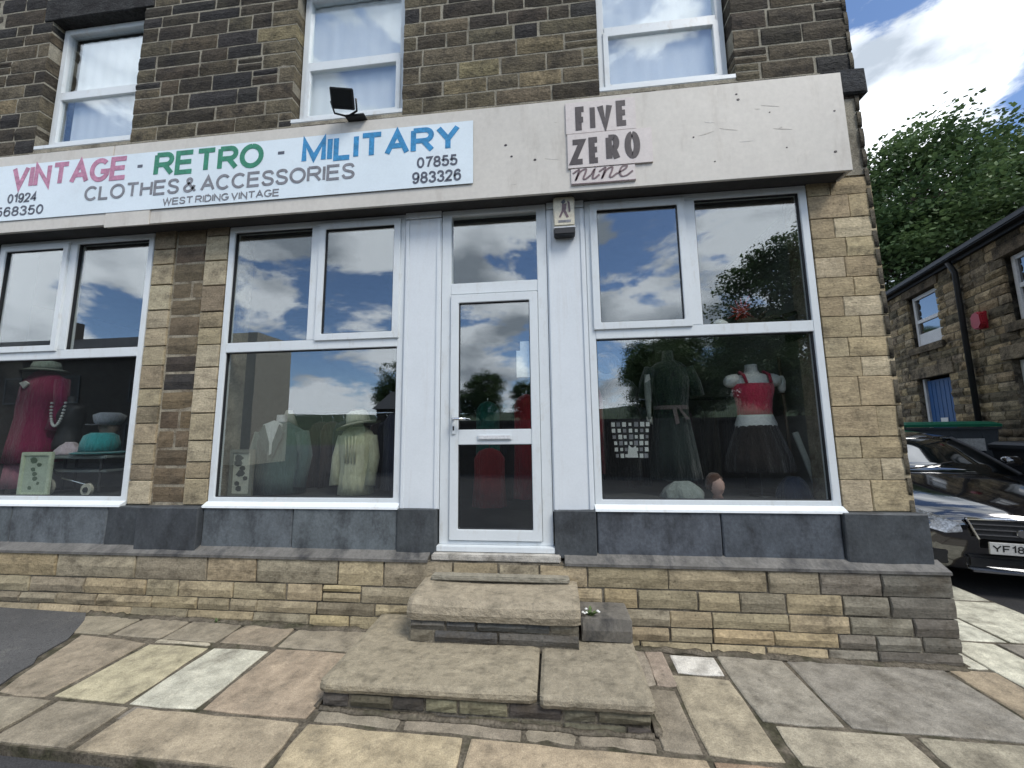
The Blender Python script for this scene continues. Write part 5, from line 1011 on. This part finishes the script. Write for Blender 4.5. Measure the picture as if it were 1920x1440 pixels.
# --- trees
def make_tree(name, label, seed, clumps=760, per=95, loc=(0, 0, 0), grp=None):
    q = random.Random(seed); t = thing(name, loc, label, 'tree', grp)
    L = Vector(loc)
    lobes = [(Vector((-1.6, 0, 9.6)), (3.2, 3.2, 3.4)), (Vector((1.9, .6, 9.4)), (3.3, 3.2, 3.2)), (Vector((0.2, -1, 7.4)), (4.6, 4.4, 2.6)), (Vector((-.2, 1.2, 10.6)), (2.6, 2.6, 2.6)), (Vector((3.2, -.8, 7.6)), (2.6, 2.6, 2.2)), (Vector((-3.0, -.4, 6.8)), (2.4, 2.4, 2.4))]
    mb = MB().tube([L+Vector(p) for p in ((0, 0, -.5), (.05, 0, 1.5), (-.05, .1, 3.2), (.1, .1, 5.4), (0, .2, 8)) ], .42, 12, .14).build('trunk', 'bark', t, smooth=True)
    for c, r in lobes:
        b = Vector((0, .1, q.uniform(3.0, 5.0))); m = (b+c)/2+Vector((0, 0, -.5)); MB().tube([L+b, L+m, L+c], .17, 8, .05).build('limb', 'bark', t, smooth=True)
        for k in range(4):
            e = c+Vector((q.uniform(-1, 1)*r[0], q.uniform(-1, 1)*r[1], q.uniform(-.4, .9)*r[2]))*.8; MB().tube([L+c, L+(c+e)/2+Vector((0, 0, .15)), L+e], .055, 6, .015).build('limb', 'bark', t)
    vs = []; fs = []
    for i in range(clumps):
        c, r = q.choice(lobes); d = Vector((q.gauss(0, 1), q.gauss(0, 1), q.gauss(0, 1))).normalized(); rad = q.uniform(.3, .95)**.6
        cc = L+c+Vector((d.x*r[0], d.y*r[1], d.z*r[2]))*rad; sr = q.uniform(.26, .48)
        for j in range(per):
            p = cc+Vector([max(-1.35, min(1.35, q.gauss(0, 1)))*k_ for k_ in (sr, sr, sr*.6)]); s = q.uniform(.05, .09)
            a = Vector((q.gauss(0, 1), q.gauss(0, 1), q.gauss(0, .6))).normalized(); bb = a.cross(Vector((q.gauss(0, .5), q.gauss(0, .5), 1))).normalized()
            k = len(vs); vs += [p-a*s*1.2, p+bb*s*.8, p+a*s*1.2, p-bb*s*.8]; fs.append((k, k+1, k+2, k+3))
    me = bpy.data.meshes.new('crown'); me.from_pydata([tuple(v) for v in vs], [], fs); me.materials.append(MATS['leaf'])
    o = bpy.data.objects.new('crown', me); COL.objects.link(o); par(o, t); o['kind'] = 'stuff'
    return t
def copy_tree(o, parent=None):
    c = o.copy(); COL.objects.link(c)
    if parent is not None: c.parent = parent; c.matrix_parent_inverse = o.matrix_parent_inverse.copy()
    for ch in list(o.children): copy_tree(ch, c)
    return c
tree = make_tree('broadleaf_tree', 'tall dark green broadleaf tree rising behind the stone house', 3, loc=(0, 0, 0), grp=None)
tree.location = (15.6, 12.2, 0.6); tree.scale = (1.05, 1.05, 1.0)
tree2 = copy_tree(tree); tree2.location = (20.5, 12.0, 0.6); tree2.rotation_euler.z = 2.1; tree2.scale = (1, 1, .95); tag(tree2, 'second broadleaf tree further along behind the stone house roof', 'tree')

for i, (x, y, s_, rz, lab) in enumerate(((5.5, 30, .8, 1.0, 'rounded tree at the far end of the side street'), (12.5, 27, .9, 2.4, 'taller tree at the far end of the side street'), (-1.5, 33, .85, 4.4, 'tree at the far end of the side street behind the shop'))):
    c = copy_tree(tree); c.location = (x, y, .2); c.scale = (s_, s_, s_*.8); c.rotation_euler.z = rz; tag(c, lab, 'tree', 'trees at the end of the side street')
# --- what stands across the main road (seen in the shop glass)
def simple_house(x0, x1, y0, y1, h, wallm, roofh, label, chim=(), wins=(), flat=False):
    t = thing('opposite_house', ((x0+x1)/2, y1, 0), label, 'house', 'houses across the main road')
    boxo('wall', x0, x1, y0, y1, -.5, h, wallm, t)
    if not flat: MB().prism([(y0-.3, h+.003), (y1+.3, h+.003), ((y0+y1)/2, h+roofh)], 'x', x0-.2, x1+.2).build('roof', 'slate', t)
    for cx in chim: k = boxo('chimney', cx-.5, cx+.5, (y0+y1)/2-.4, (y0+y1)/2+.4, h, h+roofh+1.2, 'dark_terrace', t, .02); boxo('chimney_pot', cx-.2, cx+.05, (y0+y1)/2-.15, (y0+y1)/2+.1, h+roofh+1.2, h+roofh+1.7, 'bark', k)
    for (a, b, c, d) in wins: w = boxo('window', a, b, y1, y1+.03, c, d, 'room_dark', t); ring_frame('frame', a, b, c, d, .08, y1+.031, y1+.06, 'bin_grey', w)
simple_house(-44, -22.5, -23.5, -16.5, 6.2, 'dark_terrace', 2.3, 'dark stone terrace across the main road', (-25.5, -34), [(-24.5, -23.3, 3.6, 5.2), (-29, -27.8, 3.6, 5.2), (-33, -31.8, 3.6, 5.2), (-24.5, -23.3, .8, 2.4)])
simple_house(-21.5, -15.4, -17.7, -15, 7.0, 'render_wall', 0, 'cream rendered end house across the main road', (), [(-18.8, -17.8, 3.6, 5.0), (-18.8, -17.8, .8, 2.2)], flat=True)
simple_house(-13.0, -8.2, -30, -24, 3.4, 'dark_terrace', 1.6, 'low slate roofed house across the main road')
bw = thing('boundary_wall', (10, -11.5, 0), 'dark stone boundary wall across the main road', 'wall'); boxo('stonework', -7.5, 45, -11.9, -11.5, -.3, 1.9, 'dark_terrace', bw, .02); boxo('coping', -7.55, 45, -11.96, -11.44, 1.902, 2.05, 'dark_terrace', bw, .02)
hill = []
hx = list(range(-120, 121, 8)); hy_ = [-45, -60, -80, -110, -160]
for j, y in enumerate(hy_):
    for x in hx: hill.append((x, y, [-0.6, 2, 5, 8, 3][j]*(1+.35*mnoise.noise(Vector((x*.03, y*.03, 3))))+(max(0, x)*.06 if j else 0)))
n = len(hx); tag(link_mesh('hill', hill, [(j*n+i, j*n+i+1, (j+1)*n+i+1, (j+1)*n+i) for j in range(len(hy_)-1) for i in range(n-1)], 'grass_hill', smooth=True), kind='structure')
for i, (x, y, s, rz, lab) in enumerate(((13.5, -18, 1.0, .5, 'tree across the main road opposite the side street'), (20, -20, 1.15, 1.9, 'largest tree across the main road'), (9.5, -27, .8, 3.0, 'smaller tree set back across the main road'), (-9, -44, .8, 4.0, 'distant tree beyond the low slate roofed house'), (-17, -42, .95, 5.1, 'distant tree behind the cream rendered house'), (-3, -50, .75, .9, 'lone distant tree in the valley across the road'), (5.0, -14.5, .48, 1.2, 'low spreading tree behind the boundary wall across the road'), (9.5, -14.0, .55, 2.7, 'bushy tree behind the boundary wall across the road'), (14.5, -13.6, .62, 3.6, 'taller bushy tree at the end of the boundary wall'))):
    c = copy_tree(tree); c.location = (x, y, -.2); c.scale = (s, s, s*.92); c.rotation_euler.z = rz; tag(c, lab, 'tree', 'trees across the main road')
